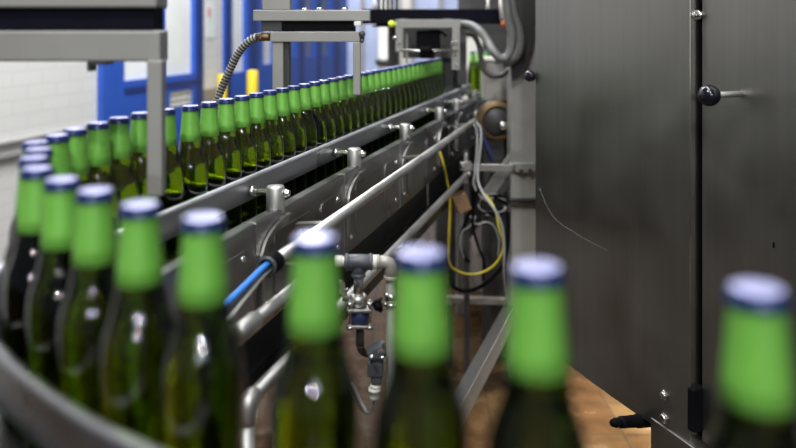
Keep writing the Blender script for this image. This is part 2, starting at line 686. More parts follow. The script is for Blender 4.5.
def door(name, label, sa, sb, panels, louvers=(), grooves=()):
    """blue framed door wall from sa to sb; panels = (s, s, z, z, material key)"""
    t = thing(name, label, 'door', run(WD, (sa + sb) / 2, 0))
    t['kind'] = 'structure'
    # frame made of stiles and rails around the panes
    mb = MB()
    cuts = sorted({sa, sb} | {v for q in panels for v in q[:2]} | {v for q in louvers for v in q[:2]})
    for i in range(len(cuts) - 1):
        a_, b_ = cuts[i], cuts[i + 1]
        mid = (a_ + b_) / 2
        holes = sorted([(q[2], q[3]) for q in list(panels) + list(louvers) if q[0] <= mid <= q[1]])
        z = 0.0
        for (h0, h1) in holes:
            if h0 > z:
                wall_box(mb, a_, b_, z, h0, 0.04, 0.06)
            z = h1
        wall_box(mb, a_, b_, z, DTOP, 0.04, 0.06)
    mb.build('door_frame', M['blue_door'], t)
    for q in panels:
        mb = MB()
        wall_box(mb, q[0], q[1], q[2], q[3], 0.005, 0.02)
        mb.build('pane', M[q[4]], t)
    for q in louvers:
        mb = MB()
        nsl = 3
        wall_box(mb, q[0], q[1], q[2], q[3], -0.005, 0.01)
        for k in range(nsl):
            zz = q[2] + (q[3] - q[2]) * (k + 0.5) / nsl
            wall_box(mb, q[0], q[1], zz - (q[3] - q[2]) / nsl * 0.36, zz + (q[3] - q[2]) / nsl * 0.36, 0.03, 0.03, 0.004)
        mb.build('louver', M['louver'], t)
    for q in grooves:
        mb = MB()
        wall_box(mb, q[0], q[1], q[2], q[3], 0.046, 0.01)
        mb.build('door_trim', M['blue_door_groove'], t)
    return t


za = wh(155, 77)
door('door_1', 'wide blue door with frosted panes and a cream louver, beside the white brick wall', S97, S198,
     [(ws(119), ws(152), za, 2.2, 'pane'), (ws(160), ws(190), za, 2.2, 'pane')],
     [(ws(165), ws(188), wh(176, 107), wh(176, 90))],
     [(ws(119), ws(196), wh(155, 86) - 0.02, wh(155, 86) + 0.02), (ws(191.5), ws(198), 0, DTOP)])
door('door_2', 'long blue partition of doors and panes beyond the white pier', S220, S345,
     [(ws(228), ws(242), wh(236, 72), 2.2, 'pane'), (ws(259), ws(270), wh(265, 64), 2.2, 'pane'),
      (ws(283), ws(292), wh(287, 58), 2.2, 'pane_dim'), (ws(302), ws(312), wh(306, 57), 2.2, 'pane_dim'),
      (ws(319), ws(328), wh(324, 56), 2.2, 'pane_dim')],
     (), [(ws(221), ws(226), 0, DTOP), (ws(246), ws(253), 0, DTOP), (ws(296), ws(300), 0, DTOP), (ws(314), ws(317), 0, DTOP), (ws(331), ws(336), 0, DTOP)])

# pale glazed screen at the far end of the aisle
wb = MB()
wb.box((1.6, 11.6, 1.7), (7.5, 0.15, 3.4))
struct(wb.build('wall_back', M['pane_blue']), 'pale blue glazed end wall far behind the conveyor', 'wall')
win = thing('window_1', 'pale lavender glazed screen with grey mullions behind the black beam', 'window', at(375, 100, 9.0) * Vector((1, 1, 0)) if False else (at(375, 100, 9.0).x, 9.0, 0))
win['kind'] = 'structure'
mb = MB()
x0, x1 = at(341, 0, 9.0).x, at(470, 0, 9.0).x
mb.box(((x0 + x1) / 2, 9.0, 1.2), (x1 - x0, 0.03, 2.4))
mb.build('pane', M['pane_blue'], win)
for xx in (343, 362, 400, 412, 440):
    mb = MB()
    mb.box((at(xx, 0, 8.96).x, 8.96, 1.2), (0.04, 0.06, 2.4))
    mb.build('mullion', M['box_grey'], win)
mb = MB()
mb.box(((at(398, 0, 8.93).x + at(411, 0, 8.93).x) / 2, 8.95, 1.2), (at(411, 0, 8.9).x - at(398, 0, 8.9).x, 0.03, 2.4))
mb.build('pane', M['louver'], win)

# notice on the pier
nt = thing('wall_notice', 'small paper notice with red print on the white pier between blue doors', 'notice', run(WD - 0.025, ws(207), wh(207, 30)))
mb = MB()
wall_box(mb, ws(203.5), ws(212), wh(207, 38), wh(207, 2), 0.026, 0.004)
mb.build('sheet', M['paper'], nt)
mb = MB()
wall_box(mb, ws(204.5), ws(207.5), wh(207, 17), wh(207, 8), 0.028, 0.003)
mb.build('print', M['red_print'], nt)


def bollard(x, ytop, w, d, label):
    b0 = at(x, ytop, d)
    r = w / F * d / 2
    t = thing('bollard', label, 'bollard', (b0.x, d, 0), 'yellow bollards in front of the blue doors')
    MB().lathe([(0, 0.0), (r * 1.6, 0.0), (r * 1.6, 0.012), (r, 0.014)], (b0.x, d, 0.0), (0, 0, 1), 24).build('base_plate', M['yellow'], t)
    MB().lathe([(0, 0.012), (r, 0.012), (r, b0.z - r * 0.4), (r * 0.85, b0.z - r * 0.12), (0, b0.z)], (b0.x, d, 0), (0, 0, 1), 24).build('post', M['yellow'], t)


bollard(252.5, 70, 11, 6.0, 'yellow bollard standing before the blue partition, right of the striped hose')
bollard(222, 74, 9, 6.0, 'yellow bollard half hidden behind the striped metal hose')

# ------------------------------------------------------------------ conveyor
conv = thing('bottle_conveyor', 'stainless steel bottle conveyor curving from the foreground to the filling machine', 'conveyor', (straight[8].x, straight[8].y, 0))
ZR1, ZR0 = HC - 0.279, HC - 0.322          # guide rail top and bottom
ZP1, ZP0 = HC - 0.333, HC - 0.516          # side plate top and bottom
MB().strip(path, ZB - 0.012, ZB - 0.0006, 0.084).build('chain_belt', M['chain'], conv)
inner = offset(path, 0.040)
outer = offset(path, -0.0445)
# which sign is the inside of the bend: the straight run's camera side
k1 = min(range(len(inner)), key=lambda i_: (inner[i_] - Vector((-0.335, 0.80))).length)
CRI = 0.645
sA, sB = s_of(atc(117, 235, CRI)), s_of(atc(470, 84, CRI))
inner = smooth_pts([Vector((run(CRI, sA + t_, 0).x, run(CRI, sA + t_, 0).y)) for t_ in (0.0, 0.06, 0.3)], 4)[:-1] + \
    [Vector((run(CRI, sA + 0.3 + (sB - sA - 0.3) * t_ / 6, 0).x, run(CRI, sA + 0.3 + (sB - sA - 0.3) * t_ / 6, 0).y)) for t_ in range(7)]
gr = MB().strip(inner, ZR0, ZR1 - 0.004, 0.007, 0.001).build('guide_rail', M['rail_steel'], conv)
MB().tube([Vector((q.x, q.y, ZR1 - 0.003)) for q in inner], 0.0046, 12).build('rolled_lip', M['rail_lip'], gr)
gr = MB().strip(outer, ZR0, ZR1 - 0.004, 0.010, 0.001).build('guide_rail', M['rail_steel'], conv)
MB().tube([Vector((q.x, q.y, ZR1 - 0.004)) for q in outer], 0.0064, 12).build('rolled_lip', M['rail_steel'], gr)
MB().strip(path, ZB - 0.06, ZB - 0.016, 0.13).build('conveyor_bed', M['frame_dark'], conv)
outp = offset(path, -0.070)
MB().strip(outp, ZP0, ZP1, 0.006).build('side_plate', M['plate_steel'], conv)
# straight camera-side plates, one per bay
CP = 0.575
post_x = [138, 275.5, 354.3, 405.2, 439.6, 456.6, 474.9]
post_s = [s_of(atc(x, 100, 0.59)) for x in post_x]
joints = [s - 0.112 for s in post_s[0:]] + [post_s[-1] + 0.12]


def rrect(cx, cz, w, h, r, c, k=6):
    pts = []
    for (sx, sz, a0) in ((1, 1, 0), (-1, 1, 90), (-1, -1, 180), (1, -1, 270)):
        for i in range(k + 1):
            a = math.radians(a0 + 90 * i / k)
            pts.append(run(c, cx + sx * (w / 2 - r) + r * math.cos(a), cz + sz * (h / 2 - r) + r * math.sin(a)))
    return pts


for i in range(len(joints) - 1):
    a_, b_ = joints[i] + 0.0015, joints[i + 1] - 0.0015
    if b_ - a_ < 0.03:
        continue
    mb = MB()
    mb.box(run(CP + 0.003, (a_ + b_) / 2, (ZP0 + ZP1) / 2), (b_ - a_, 0.006, ZP1 - ZP0), (U3, N3, Z3), 0.0015)
    # folded upper lip
    mb.box(run(CP + 0.012, (a_ + b_) / 2, ZP1 - 0.002), (b_ - a_, 0.024, 0.004), (U3, N3, Z3), 0.001)
    pl = mb.build('side_plate', M['plate_steel'], conv)
    L = b_ - a_
    for (fx, fw) in ((0.36, 0.40), (0.80, 0.26)):
        if L * fw < 0.05:
            continue
        MB().prism(rrect(a_ + L * fx, (ZP0 + ZP1) / 2 - 0.004, L * fw, 0.125, 0.016, CP), N3, 0.0022).build('access_cover', M['plate_steel'], pl)
    for zz in (ZP1 - 0.045, ZP0 + 0.035):
        for fs in (0.035, L - 0.05):
            MB().lathe([(0, 0), (0.0065, 0), (0.0065, 0.003), (0.004, 0.006), (0, 0.007)], run(CP, a_ + fs, zz), N3, 12).build('bolt', M['chrome'], pl)
# lower shadowed frame beam and drip tray
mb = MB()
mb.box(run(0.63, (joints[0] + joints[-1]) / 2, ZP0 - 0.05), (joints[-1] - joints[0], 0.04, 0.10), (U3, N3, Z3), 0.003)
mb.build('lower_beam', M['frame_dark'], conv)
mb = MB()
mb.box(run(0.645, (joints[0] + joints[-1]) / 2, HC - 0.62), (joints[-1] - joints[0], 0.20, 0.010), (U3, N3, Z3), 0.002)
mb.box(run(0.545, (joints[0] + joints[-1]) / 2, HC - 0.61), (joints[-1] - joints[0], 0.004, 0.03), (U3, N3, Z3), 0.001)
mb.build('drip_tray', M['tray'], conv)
for xq in (203, 318, 421, 462):
    q = atc(xq, 300, 0.635)
    MB().box((q.x, q.y, ZP0 / 2), (0.05, 0.035, ZP0), None, 0.003).build('conveyor_leg', M['post_grey'], conv)
for q in (pos[10], pos[0] + Vector((0.10, -0.03))):
    MB().box((q.x, q.y, (ZP0 + 0.08) / 2), (0.04, 0.04, ZP0 + 0.08), None, 0.003).build('conveyor_leg', M['post_grey'], conv)

# rail clamps: post, cross rod with nuts, arched bracket onto the side plate
for s in post_s:
    zt, zb_ = HC - 0.292, HC - 0.347
    cc = 0.59
    base = run(cc, s, 0)
    r = 0.0165
    cl = MB().lathe([(0, zb_), (r * 0.8, zb_), (r * 0.86, zb_ + 0.004), (r, zb_ + 0.008), (r, zt - 0.004), (r * 0.9, zt - 0.0005), (0, zt)], base, (0, 0, 1), 28).build('rail_clamp', M['pipe_steel'], conv)
    zr = HC - 0.3047
    MB().cyl(run(0.640, s, zr), run(0.562, s, zr), 0.0058, 16).build('clamp_rod', M['chrome'], cl)
    mb = MB()
    mb.hexnut(run(0.6402, s, zr), N3, 0.0105, 0.009)
    mb.cyl(run(0.575, s, zr), run(0.566, s, zr), 0.008, 14)
    mb.build('clamp_nut', M['chrome'], cl)
    mb = MB()
    ra, rb = 0.115, 0.058
    ptsA, ptsB = [], []
    for k in range(15):
        a = math.radians(90 + 90 * k / 14)
        for lst, dd in ((ptsA, 0.0), (ptsB, 0.014)):
            lst.append(run(CP - 0.001, s + 0.012 + (ra - dd) * math.cos(a), zb_ + 0.002 - rb + (rb - dd) * math.sin(a)))
    ptsA.append(run(CP - 0.001, s + 0.012 - ra, zb_ - rb - 0.07))
    ptsB.append(run(CP - 0.001, s + 0.012 - ra + 0.014, zb_ - rb - 0.07))
    verts = [p_ for pr in zip(ptsA, ptsB) for p_ in pr]
    verts2 = [v + N3 * 0.006 for v in verts]
    k = len(verts)
    fs = []
    for i in range(0, k - 2, 2):
        fs += [(i, i + 1, i + 3, i + 2), (k + i, k + i + 2, k + i + 3, k + i + 1),
               (i, i + 2, k + i + 2, k + i), (i + 1, k + i + 1, k + i + 3, i + 3)]
    fs += [(0, k, k + 1, 1), (k - 2, k - 1, 2 * k - 1, 2 * k - 2)]
    mb.faces_from(verts + verts2, fs)
    mb.box(run(0.582, s, zb_ + 0.001), (0.03, 0.034, 0.006), (U3, N3, Z3), 0.001)
    mb.build('clamp_bracket', M['steel'], cl)

# ------------------------------------------------------------------ bottles
BR = 0.0287
glass_prof = [(0, 0.003), (0.018, 0.0012), (0.0235, 0.0), (0.0262, 0.0012), (0.0282, 0.0045), (BR, 0.009), (BR, 0.05), (BR, 0.116), (0.0285, 0.124), (0.0279, 0.132),
              (0.0266, 0.140), (0.0240, 0.148), (0.0212, 0.156), (0.0193, 0.164), (0.0182, 0.171), (0.0172, 0.178), (0.0162, 0.190),
              (0.0150, 0.203), (0.0140, 0.216), (0.0134, 0.224), (0.0132, 0.229), (0.0120, 0.2335), (0, 0.2338)]
GM = MB().lathe(glass_prof, (0, 0, 0), (0, 0, 1), 40)
foil_o = [(0.01735, 0.1770), (0.0176, 0.1772), (0.0166, 0.190), (0.0154, 0.203), (0.0144, 0.216), (0.0138, 0.2245), (0.0137, 0.2285), (0.0133, 0.2285), (0.0136, 0.216), (0.0148, 0.2035), (0.0158, 0.191), (0.01735, 0.1770)]
FM = MB().lathe(foil_o, (0, 0, 0), (0, 0, 1), 40)


def teeth(j, a):
    return 1.0 + (0.022 * math.cos(21 * a) if j in (1, 2) else (0.008 * math.cos(21 * a) if j == 3 else 0))


CM = MB()
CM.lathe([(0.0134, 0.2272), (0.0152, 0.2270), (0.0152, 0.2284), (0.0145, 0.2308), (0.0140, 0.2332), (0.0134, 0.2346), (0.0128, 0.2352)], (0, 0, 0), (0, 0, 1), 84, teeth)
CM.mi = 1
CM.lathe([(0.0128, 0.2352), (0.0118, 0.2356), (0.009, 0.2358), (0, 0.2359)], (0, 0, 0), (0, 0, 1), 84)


def put_bottle_parts(root, src):
    for o_ in src:
        c_ = o_.copy()
        col.objects.link(c_)
        c_.parent = root


ORD = ['first', 'second', 'third', 'fourth', 'fifth', 'sixth', 'seventh', 'eighth', 'ninth', 'tenth', 'eleventh', 'twelfth', 'thirteenth',
       'fourteenth', 'fifteenth', 'sixteenth', 'seventeenth', 'eighteenth', 'nineteenth', 'twentieth']
ORD += ['twenty-' + w for w in ORD[:9]] + ['thirtieth'] + ['thirty-' + w for w in ORD[:9]]
front_labels = [
    'blurred green bottle at the far right before the steel door with ball knob',
    'blurred green bottle standing before the grey column and the lower steel door edge',
    'blurred green bottle right of the white pipe elbow, hiding the lower conduit',
    'blurred green bottle left of the slate pipe tee, hiding the upper conduit',
    'blurred green bottle just left of the cut conduit with the blue hose',
    'green bottle in the bend, directly below the hanging leg of the near bracket',
    'green bottle of the front arc, second to the left of the near bracket leg',
    'green bottle of the front arc, third to the left of the near bracket leg',
    'leftmost tall bottle of the front arc, its whole green foil showing',
    'green bottle in the bend, first cap above the leftmost front bottle',
    'green bottle in the bend, second cap above the leftmost front bottle',
    'green bottle in the bend, third cap above the leftmost front bottle',
    'green bottle before the white wall, fourth in order behind the leftmost front bottle',
    'green bottle before the white wall, fifth in order behind the leftmost front bottle',
    'green bottle at the left edge of the blue door, sixth behind the leftmost bottle',
    'green bottle against the blue door, the last one fully left of the near bracket leg',
    'green bottle partly covered by the hanging leg of the near bracket',
    'green bottle under the cream louver, just right of the near bracket leg',
]
root0 = None
src = None
for i, q in enumerate(bottles):
    if i < len(front_labels):
        lab = front_labels[i]
        grp = 'bottles in the bend of the conveyor'
    else:
        k = i - len(front_labels)
        lab = 'green capped bottle, %s of the straight row counted from the near bracket leg' % ORD[k + 1]
        grp = 'bottles in the straight row'
    root = thing('beer_bottle', lab, 'bottle', (q.x, q.y, ZB), grp)
    root.rotation_euler = (0, 0, random.uniform(0, 6.28))
    if src is None:
        src = []
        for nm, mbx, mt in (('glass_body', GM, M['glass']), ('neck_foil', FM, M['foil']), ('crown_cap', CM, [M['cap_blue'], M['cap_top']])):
            bmesh.ops.remove_doubles(mbx.bm, verts=mbx.bm.verts[:], dist=1e-6)
            bmesh.ops.recalc_face_normals(mbx.bm, faces=mbx.bm.faces[:])
            me = bpy.data.meshes.new(nm)
            mbx.bm.to_mesh(me)
            for mm in (mt if isinstance(mt, list) else [mt]):
                me.materials.append(mm)
            ob = bpy.data.objects.new(nm, me)
            col.objects.link(ob)
            ob.parent = root
            src.append(ob)
    else:
        put_bottle_parts(root, src)

# bottles beyond the portal, on the machine's infeed wheel, and the turntable they stand on
far = [(472.5, 3.95), (479.5, 4.00), (486.5, 4.07), (493.5, 4.16)]
wheel = thing('infeed_table', 'dark infeed table carrying bottles behind the hoses', 'table', (at(483, 0, 4.05).x, 4.1, 0))
MB().lathe([(0, ZB - 0.03), (0.26, ZB - 0.03), (0.27, ZB - 0.025), (0.27, ZB - 0.004), (0.265, ZB), (0, ZB)], (at(484, 0, 4.2).x, 4.2, 0), (0, 0, 1), 40).build('table_top', M['box_grey'], wheel)
MB().lathe([(0, 0), (0.08, 0), (0.08, ZB - 0.03), (0, ZB - 0.03)], (at(484, 0, 4.2).x, 4.2, 0), (0, 0, 1), 24).build('pedestal', M['frame_dark'], wheel)
for k, (x, d) in enumerate(far):
    q = at(x, 0, d)
    root = thing('beer_bottle', ['leftmost', 'second from left', 'third from left', 'rightmost'][k] + ' of the green bottles glimpsed behind the hanging hoses', 'bottle', (q.x, d, ZB), 'bottles behind the hoses')
    put_bottle_parts(root, src)

# ------------------------------------------------------------------ near sensor bracket (upper left)
d1 = 1.0
nb_ = thing('sensor_bracket', 'near grey steel bracket with two crossbeams and a leg hanging over the bend', 'bracket', (at(-80, 0, d1).x, d1 + 0.03, 0))
w15 = 15 / F * d1
xl = -90
mb = MB()
mb.box(((at(xl, 0, d1).x + at(161.5, 0, d1).x) / 2, d1 + 0.012, at(0, 46, d1).z), (at(161.5, 0, d1).x - at(xl, 0, d1).x, 0.036, 31 / F * d1), None, 0.003)
mb.build('lower_beam', M['frame_grey'], nb_)
mb = MB()
mb.box(((at(xl, 0, d1).x + at(159.5, 0, d1).x) / 2, d1 + 0.012, at(0, -11, d1).z), (at(159.5, 0, d1).x - at(xl, 0, d1).x, 0.05, 38 / F * d1), None, 0.003)
mb.build('upper_beam', M['frame_grey'], nb_)
mb = MB()
mb.box(((at(xl, 0, d1).x + at(155.5, 0, d1).x) / 2, d1 + 0.016, at(0, 19.5, d1).z), (at(155.5, 0, d1).x - at(xl, 0, d1).x, 0.04, 23 / F * d1), None, 0.002)
mb.build('sensor_housing', M['navy_black'], nb_)
mb = MB()
mb.bar(at(156.5, 60, d1), at(156.5, 195, d1), w15, w15, (0, 1, 0), 0.002)
mb.build('hanging_leg', M['frame_grey'], nb_)
mb = MB()
mb.box(at(98, 62.5, d1) + Vector((0, 0.01, 0)), (0.024, 0.03, 0.006), None, 0.001)
mb.box(at(89, 66, d1) + Vector((0, 0.01, 0)), (0.006, 0.02, 0.014), None, 0.001)
mb.build('clip', M['frame_dark'], nb_)
mb = MB()
mb.box((at(xl + 4, 0, d1).x, d1 + 0.012, (at(0, -24, d1).z) / 2), (0.05, 0.05, at(0, -24, d1).z), None, 0.003)
mb.build('support_post', M['frame_grey'], nb_)

# ------------------------------------------------------------------ second sensor bracket across the straight row
d2 = 1.86
sb = thing('sensor_bracket', 'second grey bracket bridging the straight row, two legs either side of the bottles', 'bracket', (at(280, 0, d2).x, d2, 0))


def px(w, d):
    return w / F * d


def fbox(x0, y0, x1, y1, d, th, mat, name, parent, bevel=0.002, dy=0.0):
    """box whose front face covers the pixel rectangle at depth d"""
    a_, b_ = at(x0, y0, d), at(x1, y1, d)
    mb_ = MB()
    mb_.box(((a_.x + b_.x) / 2, d + th / 2 + dy, (a_.z + b_.z) / 2), (b_.x - a_.x, th, a_.z - b_.z), None, bevel)
    return mb_.build(name, mat, parent)


fbox(253, 10, 370, 21, d2, 0.05, M['frame_grey'], 'upper_beam', sb)
fbox(270, 31.5, 360, 42, d2, 0.035, M['frame_grey'], 'lower_beam', sb)
fbox(282, 21, 355, 31.5, d2 + 0.01, 0.04, M['black'], 'sensor_housing', sb)
fbox(261, 21, 282, 31, d2 + 0.012, 0.03, M['frame_dark'], 'gusset', sb)
fbox(262, -16, 290, 10, d2 + 0.005, 0.04, M['frame_grey'], 'riser', sb)
fbox(354, 21.5, 361, 26, d2 - 0.004, 0.03, M['white_plastic'], 'end_cap', sb)
mb = MB()
pA = at(272, 42, d2)
pB = at(283, 42, d2)
mb.box(((pA.x + pB.x) / 2, d2 + 0.02, pA.z / 2), (pB.x - pA.x, 0.03, pA.z), None, 0.002)
mb.build('far_leg', M['frame_grey'], sb)
mb = MB()
pA = at(283, 42, d2 + 0.03)
pB = at(289.5, 42, d2 + 0.03)
mb.box(((pA.x + pB.x) / 2, d2 + 0.045, pA.z / 2), (pB.x - pA.x, 0.03, pA.z), None, 0.002)
mb.build('far_leg', M['frame_dark'], sb)
fbox(353, 42, 360.5, 95, d2, px(7.5, d2), M['frame_grey'], 'near_leg', sb)
mb = MB()
mb.cyl(at(362, 34, d2 - 0.002), at(362, 34, d2 + 0.035), 0.008)
mb.cyl(at(362, 41, d2 - 0.002), at(362, 41, d2 + 0.03), 0.005)
mb.cyl(at(363, 36, d2 + 0.01) - Vector((0.006, 0, 0)), at(363, 36, d2 + 0.01) + Vector((0.003, 0, 0)), 0.012)
mb.build('screw', M['frame_dark'], sb)
for (x, y) in ((320, 9.4), (345, 9.2), (305, 9.6)):
    MB().cyl(at(x, y + 1.2, d2 + 0.02), at(x, y - 1.6, d2 + 0.02), 0.008).build('bolt', M['chrome'], sb)

# flexible striped conduit from the second bracket
fx = thing('flexible_conduit', 'striped corrugated metal hose hanging left of the second grey bracket', 'hose', at(219, 100, d2 + 0.06))
cpts = [at(262, 37, d2 + 0.02), at(255, 38, d2 + 0.025), at(247, 43, d2 + 0.03), at(238, 54, d2 + 0.04), at(229, 72, d2 + 0.05), at(221, 90, d2 + 0.06), at(216, 108, d2 + 0.065), at(213, 130, d2 + 0.07), at(212, 175, d2 + 0.07), at(212, 230, d2 + 0.07), at(212, 553, d2 + 0.07)]
cp = smooth_pts(cpts[:-1], 40) + []
dense, radii = [], []
acc = 0
last_ = cp[0]
fine = [cp[0]]
step = 0.0021
for q in cp[1:]:
    while (q - fine[-1]).length >= step:
        fine.append(fine[-1] + (q - fine[-1]).normalized() * step)
r0 = px(4.3, d2)
radii = [r0 * (1.0 if (i % 4) in (0, 3) or (i % 4) == 1 and False else 0.82) for i in range(len(fine))]
ch = MB().tube(fine, r0, 14, True, radii).build('conduit_hose', [M['flex'], M['flex_groove']], fx)
for pg in ch.data.polygons:
    if (pg.index // 14) % 4 in (1, 2, 3) and (pg.index // 14) % 4 != 3 and (pg.index // 14) % 4 != 0:
        pg.material_index = 1 if (pg.index // 14) % 4 == 2 else 1
MB().tube([fine[-1] + Vector((0, 0, 0.02)), Vector((fine[-1].x, fine[-1].y, 0.0))], r0 * 0.9, 14).build('conduit_stub', M['pipe_steel'], fx)
MB().cyl(at(257.5, 37, d2 + 0.022), at(270, 37, d2 + 0.018), px(4.2, d2), 20).build('end_fitting', M['copper'], fx)

# ------------------------------------------------------------------ black overhead beam, portal and machine housing
d3 = 2.98
beam = thing('overhead_beam', 'long black beam above the bottle row, running to the machine column', 'beam', (at(500, 0, d3).x, d3, 0))
fbox(362, 9, 501, 24, d3 + 0.02, 0.08, M['navy_black'], 'beam_body', beam)
fbox(372, 23, 470, 27, d3 + 0.05, 0.04, M['black'], 'under_rail', beam)
fbox(500, 11, 516, 20, d3 + 0.04, 0.04, M['frame_dark'], 'end_bracket', beam)
for (x, w) in ((374.5, 3.0), (488, 2.6)):
    mb = MB()
    a_ = at(x, 9, d3 + 0.05)
    mb.lathe([(0, 0), (px(w, d3), 0), (px(w * 0.5, d3), 0.02), (px(w * 0.45, d3), 0.05), (0, 0.05)], a_, (0, 0, 1), 16)
    mb.build('white_stud', M['white_plastic'], beam)
# dark ribbed panel above
mb = MB()
for k in range(5):
    a_ = at(379 + 4.4 * k, -5, d3 + 0.07)
    mb.box((a_.x, d3 + 0.07, a_.z), (px(3, d3), 0.02, px(30, d3)), None, 0.001)
mb.build('ribs', M['frame_dark'], beam)

dp = 2.78
portal = thing('inspection_portal', 'grey portal frame with a chrome rod straddling the end of the bottle row', 'portal', (at(398, 0, dp).x, dp, 0))
fbox(395, 19.5, 460.5, 28, dp, 0.06, M['frame_grey'], 'crossbeam', portal)
fbox(395.5, 28, 403, 52, dp, 0.05, M['frame_grey'], 'left_leg', portal)
fbox(452, 28, 460, 70, dp, 0.05, M['frame_grey'], 'right_leg', portal)
mb = MB()
mb.cyl(at(400, 50.5, dp - 0.015), at(458, 50.5, dp - 0.015), px(1.3, dp), 14)
mb.build('cross_rod', M['chrome'], portal)
mb = MB()
mb.cyl(at(420, 50, dp - 0.015), at(433, 50, dp - 0.015), px(3.8, dp), 18)
mb.build('rod_clamp', M['black'], portal)
mb = MB()
mb.box(at(428, 41, dp + 0.08), (px(24, dp), 0.09, px(22, dp)), None, 0.006)
mb.tube(smooth_pts([at(424, 33, dp + 0.05), at(430, 31, dp + 0.05), at(440, 31.5, dp + 0.05), at(446, 36, dp + 0.06)], 6), px(1.3, dp), 8)
mb.box(at(427, 55, dp + 0.06), (px(16, dp), 0.05, px(7, dp)), None, 0.004)
mb.build('sensor_head', M['black'], portal)
mb = MB()
mb.ball(at(391.5, 24, dp), px(3.4, dp))
mb.cyl(at(391.5, 24, dp), at(396, 24, dp + 0.005), px(2, dp))
mb.build('knob', M['lime'], portal)
for (x, y, r) in ((395, 38, 2.2), (399, 43, 1.8), (456, 43, 2.0), (452, 43.5, 1.8), (455, 55, 1.6), (457, 65, 1.4)):
    MB().ball(at(x, y, dp - 0.003), px(r, dp), 12, 8).build('bolt', M['chrome'], portal)
fbox(405.5, 33, 408, 64, dp + 0.05, 0.02, M['frame_grey'], 'inner_upright', portal)
fbox(372, 24, 376, 26, dp, 0.02, M['frame_grey'], 'lug', portal)
# two blocks hang the portal on the black beam
for x in (404, 450):
    a_ = at(x, 21.5, dp)
    MB().box((a_.x, (dp + 0.06 + d3 + 0.02) / 2, a_.z), (0.03, d3 + 0.02 - dp - 0.06, 0.022), None, 0.002).build('hanger_block', M['frame_dark'], portal)

# grey vertical column further back, left of the portal
cl_ = thing('guard_column', 'warm grey round column far behind the row, left of the portal', 'column', (at(385, 0, 4.6).x, 4.6, 0))
r = px(7.5, 4.6)
MB().lathe([(0, 0.0), (r * 1.5, 0.0), (r * 1.5, 0.015), (r, 0.02), (r, 1.75), (0, 1.75)], (at(385.5, 0, 4.6).x, 4.6, 0), (0, 0, 1), 28).build('shaft', M['box_grey'], cl_)
q = at(385.5, 62, 4.6)
MB().lathe([(r * 0.9, -0.02), (r * 1.35, -0.015), (r * 1.35, 0.015), (r * 0.9, 0.02)], q, (0, 0, 1), 28).build('collar', M['frame_dark'], cl_)
mb = MB()
mb.cyl(at(393.5, 30, 4.5), at(393.5, 78, 4.5), px(1.8, 4.5))
mb.build('side_pipe', M['chrome'], cl_)

# machine housing that swallows the row
hs = thing('machine_housing', 'dark steel housing behind the portal where the bottle row disappears', 'machine', (at(440, 0, 3.45).x, 3.6, 0))
fbox(404, 26, 454, 100, 3.28, 0.04, M['frame_dark'], 'back_panel', hs) if False else None
a_, b_ = at(403, 0, 3.42), at(456, 0, 3.42)
mb = MB()
mb.box(((a_.x + b_.x) / 2, 3.42, (at(0, 24, 3.42).z + at(0, 58, 3.42).z) / 2), (b_.x - a_.x, 0.03, at(0, 24, 3.42).z - at(0, 58, 3.42).z), None, 0.002)
mb.build('back_panel', M['frame_dark'], hs)
a_, b_ = at(459, 0, 3.3), at(468, 0, 3.3)
mb = MB()
mb.box(((a_.x + b_.x) / 2, 3.40, (at(0, 20, 3.3).z + HC - 0.262) / 2), (b_.x - a_.x, 0.07, at(0, 20, 3.3).z - HC + 0.262), None, 0.002)
mb.build('upright', M['frame_dark'], hs)
a_ = at(398, 0, 3.5)
mb = MB()
mb.box((a_.x - 0.02, 3.52, at(0, 20, 3.5).z / 2), (0.05, 0.06, at(0, 20, 3.5).z), None, 0.002)
mb.build('upright', M['frame_dark'], hs)
a_, b_ = at(390, 0, 3.45), at(470, 0, 3.45)
mb = MB()
mb.box(((a_.x + b_.x) / 2, 3.5, at(0, 22, 3.45).z), (b_.x - a_.x, 0.16, 0.05), None, 0.003)
mb.build('top_beam', M['black'], hs)
a_, b_ = at(436, 0, 3.75), at(560, 0, 3.75)
mb = MB()
mb.box(((a_.x + b_.x) / 2, 3.80, 0.45), (b_.x - a_.x, 0.12, 0.9), None, 0.004)
mb.build('base_cabinet', M['frame_dark'], hs)
a_, b_ = at(458, 0, 4.55), at(548, 0, 4.55)
MB().box((at(515, 0, 4.52).x, 4.52, at(0, 34, 4.52).z / 2), (at(548, 0, 4.52).x - at(482.5, 0, 4.52).x, 0.02, at(0, 34, 4.52).z)).build('rear_panel', M['frame_dark'], hs)
mb = MB()
mb.box(((a_.x + b_.x) / 2, 4.56, (at(0, -30, 4.55).z + at(0, 36, 4.55).z) / 2), (b_.x - a_.x, 0.02, at(0, -30, 4.55).z - at(0, 36, 4.55).z), None)
mb.build('rear_panel', M['frame_dark'], hs)
mb = MB()
mb.box(((a_.x + b_.x) / 2, 4.565, at(0, 36, 4.55).z / 2), (b_.x - a_.x, 0.02, at(0, 36, 4.55).z), None)
mb.build('rear_panel', M['louver'], hs)
# inside of housing
a_, b_ = at(430, 0, 3.62), at(462, 0, 3.62)
mb = MB()
mb.box(((a_.x + b_.x) / 2, 3.62, (at(0, 20, 3.62).z + ZB) / 2 - 0.05), (b_.x - a_.x, 0.02, at(0, 20, 3.62).z - ZB + 0.1), None, 0.0)
mb.build('inner_panel', M['frame_dark'], hs)

